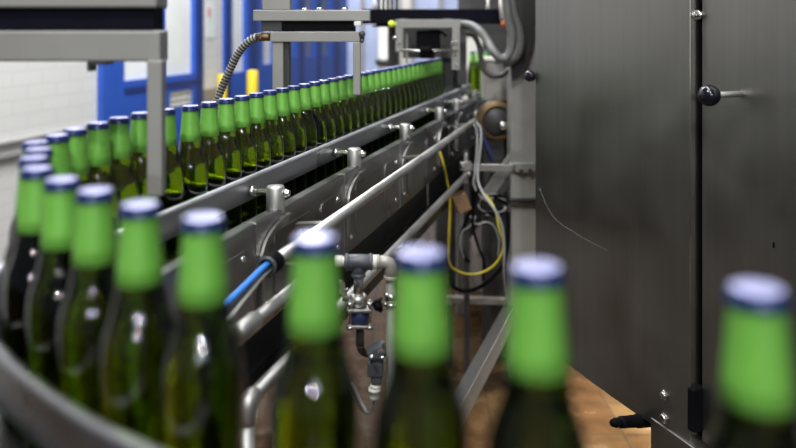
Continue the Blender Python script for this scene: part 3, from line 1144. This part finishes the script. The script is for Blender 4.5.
# pale box on the right of the opening
ctl = thing('junction_cabinet', 'grey beige cabinet standing beneath the looping grey hoses', 'cabinet', (at(498, 0, 3.0).x, 3.08, 0))
mb = MB()
a_, b_ = at(485, 61, 3.0), at(518, 101, 3.0)
mb.box(((a_.x + b_.x) / 2, 3.08, (a_.z + b_.z) / 2), (b_.x - a_.x, 0.14, a_.z - b_.z), None, 0.004)
mb.build('cabinet_body', M['box_grey'], ctl)
mb = MB()
mb.box(((a_.x + b_.x) / 2, 3.08, a_.z + 0.006), (b_.x - a_.x + 0.014, 0.165, 0.012), None, 0.003)
mb.build('cabinet_lid', M['louver'], ctl)
mb = MB()
mb.box(((a_.x + b_.x) / 2, 3.08, b_.z / 2), (b_.x - a_.x - 0.02, 0.10, b_.z), None, 0.002)
mb.build('cabinet_base', M['black'], ctl)

# ------------------------------------------------------------------ machine column with bracket bar
dc = 2.75
pc = thing('machine_column', 'grey steel column left of the big steel door, with a flange and bracket bar', 'column', (at(524, 0, dc).x, dc, 0))
a_, b_ = at(511, 0, dc), at(539, 0, dc)
mb = MB()
ztop = at(0, -40, dc).z
zfl = at(0, 199, dc).z
mb.box(((a_.x + b_.x) / 2, dc + 0.05, (ztop + zfl) / 2), (b_.x - a_.x, 0.10, ztop - zfl), None, 0.004)
mb.build('upper_shaft', M['post_grey'], pc)
mb = MB()
mb.box(((a_.x + b_.x) / 2, dc + 0.055, (zfl - 0.02) / 2), (b_.x - a_.x - 0.004, 0.09, zfl - 0.02), None, 0.004)
mb.build('lower_shaft', M['post_grey'], pc)
mb = MB()
mb.box(((a_.x + b_.x) / 2, dc + 0.05, zfl - 0.002), (b_.x - a_.x + 0.012, 0.12, 0.012), None, 0.002)
mb.box(((a_.x + b_.x) / 2, dc + 0.05, zfl - 0.018), (b_.x - a_.x + 0.006, 0.11, 0.014), None, 0.002)
mb.build('flange', M['frame_dark'], pc)
# dark rounded hood high on the column
mb = MB()
out_ = [(500, -20), (538, -20), (538, 22), (533, 28), (531, 40), (528, 52), (523, 66), (517, 75), (511, 76), (509, 60), (508, 30), (503, 10)]
mb.prism([at(x, y, dc - 0.005) for (x, y) in out_], (0, -1, 0), 0.03)
mb.build('hood', M['frame_dark'], pc)
mb = MB()
mb.bar(at(472, 167.5, dc + 0.01), at(516, 167.5, dc - 0.012), 0.012, px(7, dc), (0, 0, 1), 0.001)
mb.build('bracket_bar', M['steel'], pc)
mb = MB()
mb.box(at(525, 167.5, dc - 0.012), (px(19, dc), 0.02, px(9, dc)), None, 0.002)
pl = mb.build('bracket_plate', M['frame_grey'], pc)
for x in (521, 530):
    MB().cyl(at(x, 170, dc - 0.034), at(x, 170, dc - 0.02), px(2.0, dc), 12).build('bolt', M['frame_dark'], pl)
mb = MB()
mb.bar(at(487, 196, dc + 0.08), at(514, 158, dc + 0.05), px(13, dc), 0.02, (0, -1, 0), 0.002)
mb.build('diagonal_brace', M['frame_grey'], pc)
mb = MB()
mb.bar(at(497, 198, dc + 0.04), at(515, 172, dc + 0.04), px(6, dc), 0.012, (0, -1, 0), 0.001)
mb.build('diagonal_brace', M['frame_dark'], pc)

# ------------------------------------------------------------------ big steel machine on the right
mach = thing('filling_machine', 'large stainless machine with two tall steel doors filling the right side', 'machine', (0.75, 1.75, 0))
ZD0 = HC - 0.90
ZD1 = HC + 0.55


def bot(x, y, dd=0.90):
    d = F * dd / (y - HY)
    return Vector(((x - 398) / F * d, d))


bpts = [bot(536.5, 338), bot(555, 352), bot(573, 365.3), bot(608, 390.5), bot(640, 413), bot(665, 430.5), bot(691, 449)]
ln = smooth_pts(bpts, 6)
# pull the line onto one gently curved sweep
A, B = ln[0], ln[-1]
tdir = (B - A).normalized()
nrm2 = Vector((-tdir.y, tdir.x))
if nrm2.x > 0:
    nrm2 = -nrm2
arc = []
Lc = (B - A).length
for k in range(25):
    t = k / 24
    arc.append(A + tdir * (Lc * t) + nrm2 * (0.012 * 4 * t * (1 - t)))
mb = MB()
mb.strip(arc, ZD0, ZD1, 0.006)
dr = mb.build('door', M['door_steel'], mach)
# folded edge of the door
eb = B + tdir * 0.003 - nrm2 * 0.012
mb = MB()
mb.box((B.x - nrm2.x * 0.012, B.y - nrm2.y * 0.012, (ZD0 + ZD1) / 2), (0.003, 0.03, ZD1 - ZD0), (Vector((tdir.x, tdir.y, 0)), Vector((nrm2.x, nrm2.y, 0)), Z3))
mb.build('folded_edge', M['chrome'], dr)
n3d = Vector((nrm2.x, nrm2.y, 0))
t3d = Vector((tdir.x, tdir.y, 0))
# small black knob at the far edge
kb = MB()
kc = at(530, 76, A.y + 0.01)
kb.ball(kc, px(6, A.y))
kb.build('knob', M['black_gloss'], dr)
MB().cyl(kc, kc + Vector((0.035, 0.0, 0)), 0.004).build('knob_shaft', M['copper'], dr)
# second door towards the camera, slightly set back
G0 = B + tdir * 0.012 - nrm2 * 0.022
G1 = G0 + tdir * 0.42
mid = (G0 + G1) / 2
mb = MB()
mb.box((mid.x, mid.y, (ZD0 + ZD1) / 2 + 0.01), (0.42, 0.006, ZD1 - ZD0 - 0.02), (t3d, n3d, Z3), 0.001)
dr2 = mb.build('door', M['door_steel'], mach)


def on_door2(x, y, off=0.0):
    """point on the second door seen at pixel (x, y)"""
    a = (x - 398) / F
    # G0 + t*tdir = (a*d, d)
    den = tdir.x - a * tdir.y
    t = (a * G0.y - G0.x) / den
    q_ = G0 + tdir * t
    return Vector((q_.x, q_.y, HC - (y - HY) / F * q_.y)) + n3d * off


ks = on_door2(741, 94)
ke = ks + n3d * 0.068
MB().cyl(ks, ke, 0.0062, 20).build('knob_shaft', M['pipe_steel'], dr2)
MB().ball(ke + n3d * 0.012, 0.0215, 32, 20).build('knob', M['black_gloss'], dr2)
mb = MB()
q = on_door2(775, 245, 0.003)
mb.box(q, (0.004, 0.002, 0.010), (t3d, n3d, Z3))
mb.build('slot_hole', M['black'], dr2)
# screw in the gap
mb = MB()
q = on_door2(701, 15, 0.012)
mb.hexnut(q - n3d * 0.012, n3d, 0.011, 0.012)
mb.cyl(q, q + n3d * 0.008, 0.006, 12)
mb.build('door_screw', M['chrome'], mach)
# dark frame behind the gap and machine core behind the doors
mb = MB()
gm = (B + G0) / 2 - nrm2 * 0.05
mb.box((gm.x, gm.y, (0.3 + ZD1) / 2), (0.10, 0.05, ZD1 - 0.3), (t3d, n3d, Z3))
mb.build('door_frame', M['navy_black'], mach)
mb = MB()
hb = on_door2(702, 408, 0.012)
mb.box(hb - t3d * 0.002, (0.018, 0.035, 0.09), (t3d, n3d, Z3), 0.002)
mb.build('hinge_block', M['black'], mach)
core = [A - nrm2 * 0.05, B - nrm2 * 0.08, G1 - nrm2 * 0.05, G1 - nrm2 * 0.9, A - nrm2 * 0.9 + tdir * 0.0]
mb = MB()
mb.prism([(q_.x, q_.y, 0.47) for q_ in core], (0, 0, 1), 1.3)
mb.build('machine_core', M['frame_dark'], mach)
# corner plate below the doors and the lower skirt
sk0 = bot(654, 423.3, 0.90) - nrm2 * 0.006
sk1 = G1 - nrm2 * 0.0
mb = MB()
mid = (sk0 + sk1) / 2
LL = (sk1 - sk0).length
mb.box((mid.x, mid.y, (ZD0 + 0.01) / 2 + 0.02), (LL, 0.05, ZD0 - 0.02), (t3d, n3d, Z3), 0.002)
mb.build('lower_skirt', M['door_steel'], mach)
for q_ in (A - nrm2 * 0.55 + tdir * 0.05, G1 - nrm2 * 0.8, A - nrm2 * 0.85 + tdir * 0.1):
    MB().cyl((q_.x, q_.y, 0.0), (q_.x, q_.y, 0.5), 0.04).build('machine_foot', M['post_grey'], mach)


def on_door1(x, y, off=0.0):
    a = (x - 398) / F
    den = tdir.x - a * tdir.y
    t = (a * A.y - A.x) / den
    q_ = A + tdir * t
    k = max(0, min(1, t / Lc))
    q_ = q_ + nrm2 * (0.012 * 4 * k * (1 - k))
    return Vector((q_.x, q_.y, HC - (y - HY) / F * q_.y)) + n3d * off


for y in (395, 418):
    mb = MB()
    q = on_door1(667, y, 0.003)
    mb.hexnut(q, n3d, 0.0085, 0.006)
    mb.lathe([(0, 0), (0.011, 0), (0.011, 0.0015), (0, 0.0015)], q, n3d, 16)
    mb.bar(q + t3d * 0.008 + Z3 * 0.012 - t3d * 0.012, q + t3d * 0.014 + Z3 * 0.004, 0.003, 0.002, n3d)
    mb.build('door_bolt', M['chrome'], dr)
# scratch arc on the first door, a raised weld line
sc = [(541, 188), (546, 199), (553, 212), (562, 222), (575, 230), (592, 240), (612, 250)]
mb = MB()
mb.tube(smooth_pts([on_door1(x, y, 0.0032) for (x, y) in sc], 6), 0.0004, 6)
mb.build('scratch', M['door_steel'], dr)

# barbed black hose fitting beneath the first door
hf = [on_door1(612, 422, -0.02), on_door1(660, 421, -0.05)]
d0 = 1.72
e0, e1 = at(612.5, 423, d0), at(660, 419, d0 + 0.12)
dv = (e1 - e0).normalized()
fit = MB()
r = px(5.0, d0)
prof = [(0, 0), (r * 0.72, 0), (r * 0.78, 0.004), (r * 0.78, 0.012), (r * 0.95, 0.013), (r * 0.95, 0.022), (r * 0.75, 0.024), (r * 0.75, 0.030), (r * 1.12, 0.031), (r * 1.15, 0.045),
        (r * 1.05, 0.047), (r * 1.2, 0.056), (r * 1.2, 0.095), (r * 1.4, 0.1), (r * 1.4, 0.16), (0, 0.16)]
fit.lathe(prof, e0, dv, 20)
fit.build('hose_fitting', M['black'], mach)

# ------------------------------------------------------------------ conduits beside the conveyor
PR = 0.0105
up = thing('conduit_pipe', 'upper steel conduit, cut open with blue and grey lines coming out of its near end', 'pipe', atc(473, 122, 0.5))
CU = 0.5
zu = HC - 0.3635
s1, s2 = s_of(atc(476, 120, CU)), s_of(atc(271, 262, CU))
MB().tube([run(CU, s1, zu), run(CU, (s1 + s2) / 2, zu), run(CU, s2, zu)], PR, 24).build('pipe_body', M['pipe_steel'], up)
mb = MB()
ring = [(PR * 1.02, 0), (PR * 1.5, 0.0), (PR * 1.5, 0.028), (PR * 1.02, 0.034)]
mb.lathe([(PR * 0.99, -0.004)] + ring[1:] + [(PR * 0.99, 0.036)], run(CU, s2 - 0.012, zu), U3, 28)
mb.build('end_collar', M['black'], up)
mb = MB()
mb.lathe([(PR * 1.15, 0), (PR * 1.5, 0.0), (PR * 1.45, 0.006), (PR * 1.15, 0.006), (PR * 1.15, 0)], run(CU, s2 - 0.017, zu), U3, 28)
mb.build('collar_ring', M['slate'], up)
# stand-off hanger to the side plate
for s in (s2 + 0.25, s2 + 1.0, s1 - 0.12):
    MB().bar(run(CU + 0.0, s, zu), run(CP - 0.012, s, zu - 0.006), 0.02, 0.006).build('stand_off', M['steel'], up)
bh = MB().tube(smooth_pts([run(CU, s2 + 0.05, zu + 0.004), run(CU, s2 - 0.02, zu + 0.003), run(CU + 0.002, s2 - 0.08, zu - 0.006), run(CU + 0.004, s2 - 0.18, zu - 0.022), run(CU + 0.0, s2 - 0.3, zu - 0.05), run(CU + 0.03, s2 - 0.40, zu - 0.12)], 8), 0.0048, 14)
tag(bh.build('air_hose', M['cable_blue']), 'blue hose leaving the cut end of the upper conduit', 'hose')
for k, (dz, dc_) in enumerate(((-0.004, 0.0045), (-0.0075, -0.002))):
    g_ = MB().tube(smooth_pts([run(CU + dc_, s2 + 0.05, zu + dz), run(CU + dc_, s2 - 0.02, zu + dz), run(CU + dc_, s2 - 0.08, zu + dz - 0.012), run(CU + dc_ * 2, s2 - 0.18, zu + dz - 0.032), run(CU + dc_ + 0.02, s2 - 0.3, zu - 0.07 + dz), run(CU + dc_ + 0.04, s2 - 0.40, zu - 0.14 + dz)], 8), 0.0028 if k else 0.0032, 12)
    tag(g_.build('electric_cable', M['cable_grey']), ['thicker grey cable just under the blue hose at the conduit end', 'thin grey cable lowest at the conduit end below the blue hose'][k], 'cable')

lo = thing('conduit_pipe', 'lower steel conduit crossing behind the valves, with a vertical leg at its near end', 'pipe', atc(468, 176, 0.5))
zl = HC - 0.5355
s1, s2 = s_of(atc(468.5, 176, CU)), s_of(atc(253, 394, CU))
MB().tube([run(CU, s1, zl), run(CU, (s1 + s2) / 2, zl), run(CU, s2, zl)], PR, 24).build('pipe_body', M['pipe_steel'], lo)
mb = MB()
mb.tube(smooth_pts([run(CU, s2 + 0.004, zl), run(CU, s2 - 0.012, zl - 0.003), run(CU, s2 - 0.018, zl - 0.018), run(CU, s2 - 0.018, zl - 0.03)], 5), PR * 1.25, 20)
mb.build('elbow', M['pipe_steel'], lo)
MB().tube([run(CU, s2 - 0.018, zl - 0.02), run(CU, s2 - 0.018, 0.0)], PR, 20).build('vertical_leg', M['pipe_steel'], lo)
mb = MB()
mb.box(at(465.5, 168, dc + 0.05), (px(4, dc), 0.03, px(30, dc)), None, 0.002)
mb.box(at(466, 166, dc + 0.03), (px(12, dc), 0.02, px(9, dc)), None, 0.002)
mb.ball(at(463, 166, dc), px(2.6, dc))
mb.ball(at(469, 174, dc - 0.01), px(2.4, dc))
mb.build('end_bracket', M['steel'], lo)
mb = MB()
mb.bar(at(466, 150, dc + 0.06), at(467, 330, dc + 0.06), 0.02, 0.02)
mb.bar(at(467, 330, dc + 0.06), Vector((at(467, 330, dc + 0.06).x, dc + 0.06, 0.0)), 0.02, 0.02, (0, 1, 0))
mb.build('support_post', M['frame_dark'], lo)

md = thing('conduit_pipe', 'short steel pipe stub between the upper and lower conduits, pointing at the lens', 'pipe', atc(288, 293, 0.5))
zm = HC - 0.4285
s1, s2 = s_of(atc(322, 293, CU)), s_of(atc(237, 335, CU))
MB().tube([run(CU, s1, zm), run(CU, s2 + 0.05, zm)], PR * 0.95, 20).build('pipe_body', M['pipe_steel'], md)
MB().lathe([(0, 0), (PR * 0.9, 0), (PR * 1.3, 0.004), (PR * 1.35, 0.05), (PR * 1.0, 0.062), (PR * 0.9, 0.062)], run(CU, s2, zm), U3, 24).build('end_sleeve', M['pipe_steel'], md)
MB().bar(run(CU, s1 - 0.03, zm), run(CP - 0.012, s1 - 0.03, zm), 0.014, 0.014).build('stand_off', M['steel'], md)

# ------------------------------------------------------------------ valve manifold
dv_ = 1.30
vm = thing('valve_manifold', 'pipe manifold with slate tee, white elbow and steel valve standing between two front bottles', 'valve', (at(386, 0, dv_).x, dv_, 0))


def P(x, y, dd=0.0):
    return at(x, y, dv_ + dd)


r = px(7.6, dv_)
mb = MB()
mb.cyl(P(344.5, 262), P(373, 262), r, 28)
mb.cyl(P(345, 262), P(349, 262), r * 1.1, 28)
mb.cyl(P(369, 262), P(373, 262), r * 1.1, 28)
mb.cyl(P(358.5, 262), P(358.5, 277), r * 0.86, 28)
mb.cyl(P(358.5, 273), P(358.5, 277.5), r * 0.95, 28)
mb.build('pipe_tee', M['slate'], vm)
mb = MB()
mb.cyl(P(337, 261), P(345, 261.5), r * 0.62, 24)
mb.hexnut(P(335.5, 261), (1, 0, 0), r * 0.82, 0.012)
mb.build('plug', M['white_plastic'], vm)
mb = MB()
mb.hexnut(P(373, 262), (1, 0, 0), r * 1.05, px(4, dv_))
mb.build('union_nut', M['white_plastic'], vm)
mb = MB()
mb.tube([P(376, 262), P(386, 262), P(389.6, 263.6), P(391, 267), P(391, 280)], r * 0.84, 24)
mb.cyl(P(376.5, 262), P(380, 262), r * 0.95, 24)
mb.cyl(P(390.5, 275), P(390.5, 280), r * 0.92, 24)
mb.build('pipe_elbow', M['beige_pipe'], vm)
mb = MB()
mb.cyl(P(390.5, 279), Vector((P(390.5, 0).x, dv_, 0.0)), r * 0.6, 24, 0.001)
mb.build('riser_pipe', M['frame_grey'], vm)
mb = MB()
mb.cyl(P(390.5, 293), P(390.5, 300), r * 0.85, 8)
mb.cyl(P(390.5, 302), P(390.5, 306), r * 0.95, 24)
mb.build('riser_coupling', M['chrome'], vm)
mb = MB()
mb.cyl(P(358.5, 276), P(358.5, 300), r * 0.64, 24)
mb.build('valve_neck', M['chrome'], vm)
# flanged valve body with four studs
mb = MB()
mb.hexnut(P(358.5, 305), (0, 0, 1), r * 1.15, px(10, dv_))
mb.box(P(360, 308), (px(25, dv_), 0.034, px(4, dv_)), None, 0.002)
mb.box(P(360, 324), (px(23, dv_), 0.034, px(4, dv_)), None, 0.002)
vb = mb.build('valve_body', M['steel'], vm)
mb = MB()
mb.cyl(P(360, 322), P(360, 310), r * 1.15, 24)
mb.build('valve_core', M['dark_blue'], vb)
for sx in (-10, 10):
    for dd in (-0.013, 0.013):
        mb = MB()
        mb.cyl(P(360 + sx, 326, dd), P(360 + sx, 300, dd), 0.0028, 10)
        mb.hexnut(P(360 + sx, 305.5, dd), (0, 0, 1), 0.006, 0.006)
        mb.hexnut(P(360 + sx, 329, dd), (0, 0, 1), 0.006, 0.005)
        mb.build('stud', M['chrome'], vb)
mb = MB()
mb.bar(P(371, 303, -0.01), P(382, 299, -0.012), 0.012, 0.003)
mb.ball(P(378, 306, -0.012), px(5, dv_), 16, 10)
mb.bar(P(376, 306, -0.012), P(382, 311, -0.012), 0.008, 0.006)
mb.build('valve_handle', M['black'], vm)
mb = MB()
mb.cyl(P(360, 326), P(360, 345), r * 0.55, 20)
mb.tube(smooth_pts([P(360, 344), P(362, 351, 0.03), P(370, 354, 0.035), P(380, 353, 0.03), P(390.5, 352)], 6), r * 0.5, 16)
mb.build('lower_link', M['frame_dark'], vm)
# extra wing bolts at the left of the tee
mb = MB()
for (x, y, rr_) in ((343, 285, 2.3), (347, 290, 2.0), (341, 292, 2.4), (345, 298, 2.2), (340, 281, 1.6)):
    mb.ball(P(x, y, 0.02), px(rr_, dv_), 12, 8)
mb.bar(P(341, 281, 0.02), P(346, 300, 0.02), 0.008, 0.008)
mb.bar(P(343, 298, 0.02), P(357, 302, 0.015), 0.008, 0.008)
mb.build('side_screws', M['chrome'], vm)

# solenoid connector with its bracket below
so = thing('cable_connector', 'black plug connector with white gland below the manifold', 'connector', P(376, 400))
mb = MB()
mb.bar(P(369, 354, -0.005), P(383.5, 346.5, -0.005), px(9, dv_), 0.03, (0, -1, 0), 0.001)
mb.bar(P(382, 346), P(382.0, 341.5, 0.0), px(5, dv_), 0.012, (0, -1, 0), 0.001)
mb.build('bracket', M['slate'], so)
mb = MB()
mb.box(P(380, 350.5, -0.022), (px(5, dv_), 0.004, px(3, dv_)), (Vector((0.9, 0, 0.44)), Vector((0, 1, 0)), Vector((-0.44, 0, 0.9))))
for (x, y) in ((371.5, 357), (382.5, 358)):
    mb.cyl(P(x, y, -0.03), P(x, y, -0.01), px(1.8, dv_), 12)
mb.build('screw', M['chrome'], so)
mb = MB()
mb.box(P(375.5, 367, 0.0), (px(16, dv_), 0.026, px(15, dv_)), None, 0.003)
mb.box(P(376.5, 378, 0.0), (px(11, dv_), 0.02, px(10, dv_)), None, 0.004)
mb.build('plug_body', M['slate'], so)
mb = MB()
mb.cyl(P(375.5, 388, 0), P(375.5, 384, 0), px(5.6, dv_), 20)
mb.lathe([(0, 0), (px(4.6, dv_), 0), (px(5.4, dv_), 0.004), (px(5.4, dv_), px(8, dv_)), (px(6.2, dv_), px(8.2, dv_)), (px(6.2, dv_), px(11, dv_)), (0, px(11, dv_))], P(374.5, 399, 0), (0, 0, 1), 20)
mb.build('cable_gland', M['white_plastic'], so)
mb = MB()
mb.tube(smooth_pts([P(374, 399), P(373, 407), P(369, 413), P(364, 412), P(359, 404), P(354, 392), P(351.5, 385), P(347, 372), P(342.5, 350), P(339, 325, -0.02), P(335.5, 300, -0.02), P(334.5, 286, -0.02)], 8), px(1.1, dv_), 10)
tag(mb.build('electric_cable', M['hose_grey']), 'thin grey cable looping from the white gland up beside the manifold', 'cable')
mb = MB()
mb.tube(smooth_pts([P(351.5, 383, -0.01), P(355, 388, -0.01), P(360, 400, -0.01), P(366, 412, -0.01), P(362, 409, 0.005), P(355, 396, 0.005), P(351, 384, 0.005)], 8), px(1.7, dv_), 10)
tag(mb.build('cable_loop', M['cable_grey']), 'short tied loop of pale grey cable left of the white gland', 'cable')

# ------------------------------------------------------------------ cables, hoses and clutter before the column
dk = 2.62


def cable(name, pts, w, mat, label, cat='cable', per=8):
    q_ = smooth_pts([at(x, y, d) for (x, y, d) in pts], per)
    return tag(MB().tube(q_, w, 12).build(name, mat), label, cat)


cable('yellow_cable', [(440, 152, 2.50), (444, 166, 2.50), (447, 180, 2.57), (450, 200, 2.60), (449, 235, 2.59), (449, 262, 2.58), (460, 272, 2.6), (476, 274, 2.6), (492, 267, 2.6), (501, 255, 2.6), (503, 243, 2.6), (499, 228, 2.6), (496, 213, 2.62), (490, 200, 2.66), (482, 192, 2.7)], 0.0038, M['cable_yellow'],
      'bright yellow cable hanging in a loop below the conduit bracket')
cable('electric_cable', [(476, 122, 2.70), (480.5, 128, 2.69), (481, 140, 2.68), (479, 160, 2.67), (478, 180, 2.65), (484, 195, 2.60), (492, 206, 2.57), (500, 220, 2.56), (504, 240, 2.56), (504, 270, 2.58), (506, 292, 2.66), (510, 312, 2.7), (512, 330, 2.72)], 0.004, M['cable_grey'],
      'pale grey cable falling from the upper conduit end down past the yellow loop')
cable('electric_cable', [(474, 124, 2.72), (477, 132, 2.72), (477, 150, 2.71), (475, 172, 2.70), (474, 185, 2.7), (480, 196, 2.7), (487, 201, 2.7)], 0.004, M['cable_grey'],
      'second pale grey cable dropping straight from the upper conduit end behind the bracket bar')
cable('black_cable', [(449, 270, 2.72), (452, 285, 2.72), (464, 291, 2.72), (480, 287, 2.72), (494, 276, 2.72), (504, 262, 2.73), (508, 240, 2.75), (508, 212, 2.76)], 0.007, M['black'],
      'thick black cable sagging beneath the yellow loop')
cable('black_cable', [(474, 186, 2.75), (472, 205, 2.765), (464, 226, 2.765), (459, 240, 2.765), (464, 256, 2.765), (470, 262, 2.765)], 0.006, M['black'],
      'black cable running down left of the wire bundle')
cable('electric_cable', [(476, 216, 2.74), (470, 226, 2.74), (462, 232, 2.74), (460, 245, 2.74), (464, 258, 2.75)], 0.003, M['cable_grey'],
      'thin grey wire curling left below the black wire bundle')
cable('brown_cable', [(451, 196, 2.66), (451.5, 220, 2.66), (450, 245, 2.66), (448, 266, 2.66), (446, 290, 2.66)], 0.004, M['copper'],
      'orange brown cable falling from the small brown box')
cable('black_cable', [(479, 188, 2.68), (474, 204, 2.68), (473, 226, 2.68), (478, 246, 2.68), (484, 262, 2.68), (483, 280, 2.69)], 0.005, M['black'],
      'black cable hanging inside the yellow loop')
cable('electric_cable', [(470, 216, 2.70), (476, 224, 2.70), (486, 222, 2.70), (494, 226, 2.70), (499, 240, 2.70), (498, 256, 2.70)], 0.0025, M['cable_grey'],
      'thin grey wire crossing inside the yellow loop')
# tangled bundle
bd = thing('wire_bundle', 'tangled glossy black wire bundle right below the bracket bar', 'wires', at(492, 208, 2.72))
for k in range(7):
    mb = MB()
    ph = k * 0.9
    pts = []
    for j in range(10):
        a = ph + j * 0.8
        pts.append(at(492 + 13 * math.cos(a) + 1.5 * math.sin(3 * a + k), 205 + 9 * math.sin(a) + 2 * math.cos(2 * a + k), 2.74 + 0.025 * math.sin(a * 1.7 + k)))
    mb.tube(smooth_pts(pts, 6), 0.0045 if k % 3 else 0.003, 8)
    mb.build('wire', M['black'] if k % 3 else M['cable_grey'], bd)
# brown box and round motor behind
bx = thing('terminal_box', 'small brown box beneath the near end of the bracket bar', 'box', at(458, 208, 2.62))
MB().box(at(460.5, 202, 2.63), (px(13, 2.9), 0.05, px(16, 2.9)), (Vector((0.9, 0.2, 0.38)).normalized(), Vector((-0.2, 0.97, 0)).normalized(), Vector((-0.38, 0, 0.92)).normalized()), 0.003).build('box_body', M['brown_box'], bx)
MB().bar(at(462, 203, 2.64), at(465.0, 210, 2.775), 0.02, 0.012).build('mounting_tab', M['frame_dark'], bx)
mo = thing('motor', 'round motor with dull gold rim behind the upper conduit end', 'motor', (at(497, 120, 2.9).x, 2.9, 0))
mc = at(497, 121, 2.88)
MB().lathe([(0, 0), (0.05, 0), (0.058, 0.01), (0.058, 0.06), (0.0, 0.06)], mc, (0, 1, 0), 32).build('motor_body', M['frame_dark'], mo)
MB().lathe([(0.056, -0.012), (0.072, -0.012), (0.074, 0.0), (0.074, 0.05), (0.058, 0.05)], mc, (0, 1, 0), 32).build('rim', M['copper'], mo)
MB().cyl(mc + Vector((0.02, -0.03, -0.015)), mc + Vector((0.02, 0.0, -0.015)), 0.016, 16).build('shaft_hub', M['chrome'], mo)
MB().box((mc.x, mc.y + 0.078, mc.z / 2), (0.09, 0.03, mc.z), None, 0.004).build('motor_stand', M['frame_dark'], mo)
tag(MB().tube(smooth_pts([at(478, 126, 2.82), at(482, 134, 2.82), at(486, 144, 2.82), at(490, 153, 2.82), at(493, 161, 2.82)], 6), 0.008, 12).build('air_hose', M['dark_blue']), 'dark blue hose slanting down below the round motor', 'hose')

# low beam, tan cover and diagonal strut near the floor
st = thing('floor_strut', 'dark grey square strut slanting from the floor up towards the column', 'strut', at(462, 405, 2.2))
p0, p1 = at(462, 402, 2.15), at(511, 312, 2.66)
dvec = (p1 - p0).normalized()
zf = p0 - dvec * ((p0.z - 0.012) / dvec.z)
MB().bar(zf, p1, 0.045, 0.045, (1, -0.5, 0.3), 0.002).build('strut_beam', M['strut'], st)
MB().box((zf.x, zf.y, 0.006), (0.12, 0.12, 0.012), None, 0.002).build('foot_plate', M['frame_dark'], st)
lb = thing('low_rail', 'grey low crossbar behind the yellow cable loop, on short posts', 'bar', at(478, 300, 2.9))
MB().bar(at(446, 299, 2.86), at(506, 301, 2.86), 0.03, px(6, 2.86), (0, 0, 1), 0.002).build('crossbar', M['wall_base'], lb)
for x in (488, 449):
    q = at(x, 304, 2.87)
    MB().box((q.x, q.y, q.z / 2), (0.02, 0.02, q.z), None, 0.001).build('short_post', M['frame_dark'], lb)
cv = thing('guard_plate', 'taupe sheet plate behind the cable loops beside the column', 'plate', (at(490, 300, 2.95).x, 2.95, 0))
mb = MB()
mb.prism([at(x, y, 3.0) for (x, y) in ((463, 292), (511, 292), (511, 205), (486, 215), (470, 240))], (0, 1, 0), 0.006)
mb.build('sheet', M['wall_base'], cv)
q = at(508, 293, 2.982)
MB().box((q.x, q.y, q.z / 2), (0.03, 0.02, q.z), None, 0.001).build('support_post', M['frame_dark'], cv)

# thick grey hoses right of the portal
cable('grey_hose', [(461, 24, 2.81), (466, 24.5, 2.80), (473, 26, 2.77), (481, 32, 2.73), (488, 42, 2.70), (494, 52, 2.66), (501, 58.5, 2.65), (507, 57, 2.65), (511, 48, 2.65), (511.5, 34, 2.65), (508, 16, 2.65), (505, -10, 2.65)], px(4.3, 2.72), M['hose_grey'],
      'thick grey hose looping down from the portal corner and up again', 'hose')
cable('grey_hose', [(503, 64, 2.69), (510, 62, 2.69), (517, 56, 2.69), (520.5, 44, 2.69), (519, 30, 2.69), (514, 14, 2.69), (511, -10, 2.69)], px(4.0, 2.7), M['hose_grey'],
      'second grey hose bulging right beside the dark column hood', 'hose')
cable('black_hose', [(466, 33, 2.86), (474, 36, 2.86), (479, 46, 2.85), (481, 58, 2.84), (484, 70, 2.83), (492, 76, 2.82), (502, 75, 2.82), (508, 70, 2.82)], px(2.6, 2.8), M['frame_dark'],
      'dark hose hanging lowest under the portal corner in front of the cabinet', 'hose')
oc = thing('cable_plug', 'white cable with an orange tip hanging beside the black beam end', 'cable', at(503, 24, 2.88))
MB().tube([at(503.5, 27, 2.88), at(503, 20, 2.88)], px(2.3, 2.88), 14).build('tip', M['orange'], oc)
MB().tube([at(503, 20, 2.88), at(501, -12, 2.9)], px(3.2, 2.88), 14).build('sleeve', M['white_plastic'], oc)

# clean-up of scale on copies: parent inverse is identity everywhere
bpy.context.view_layer.update()
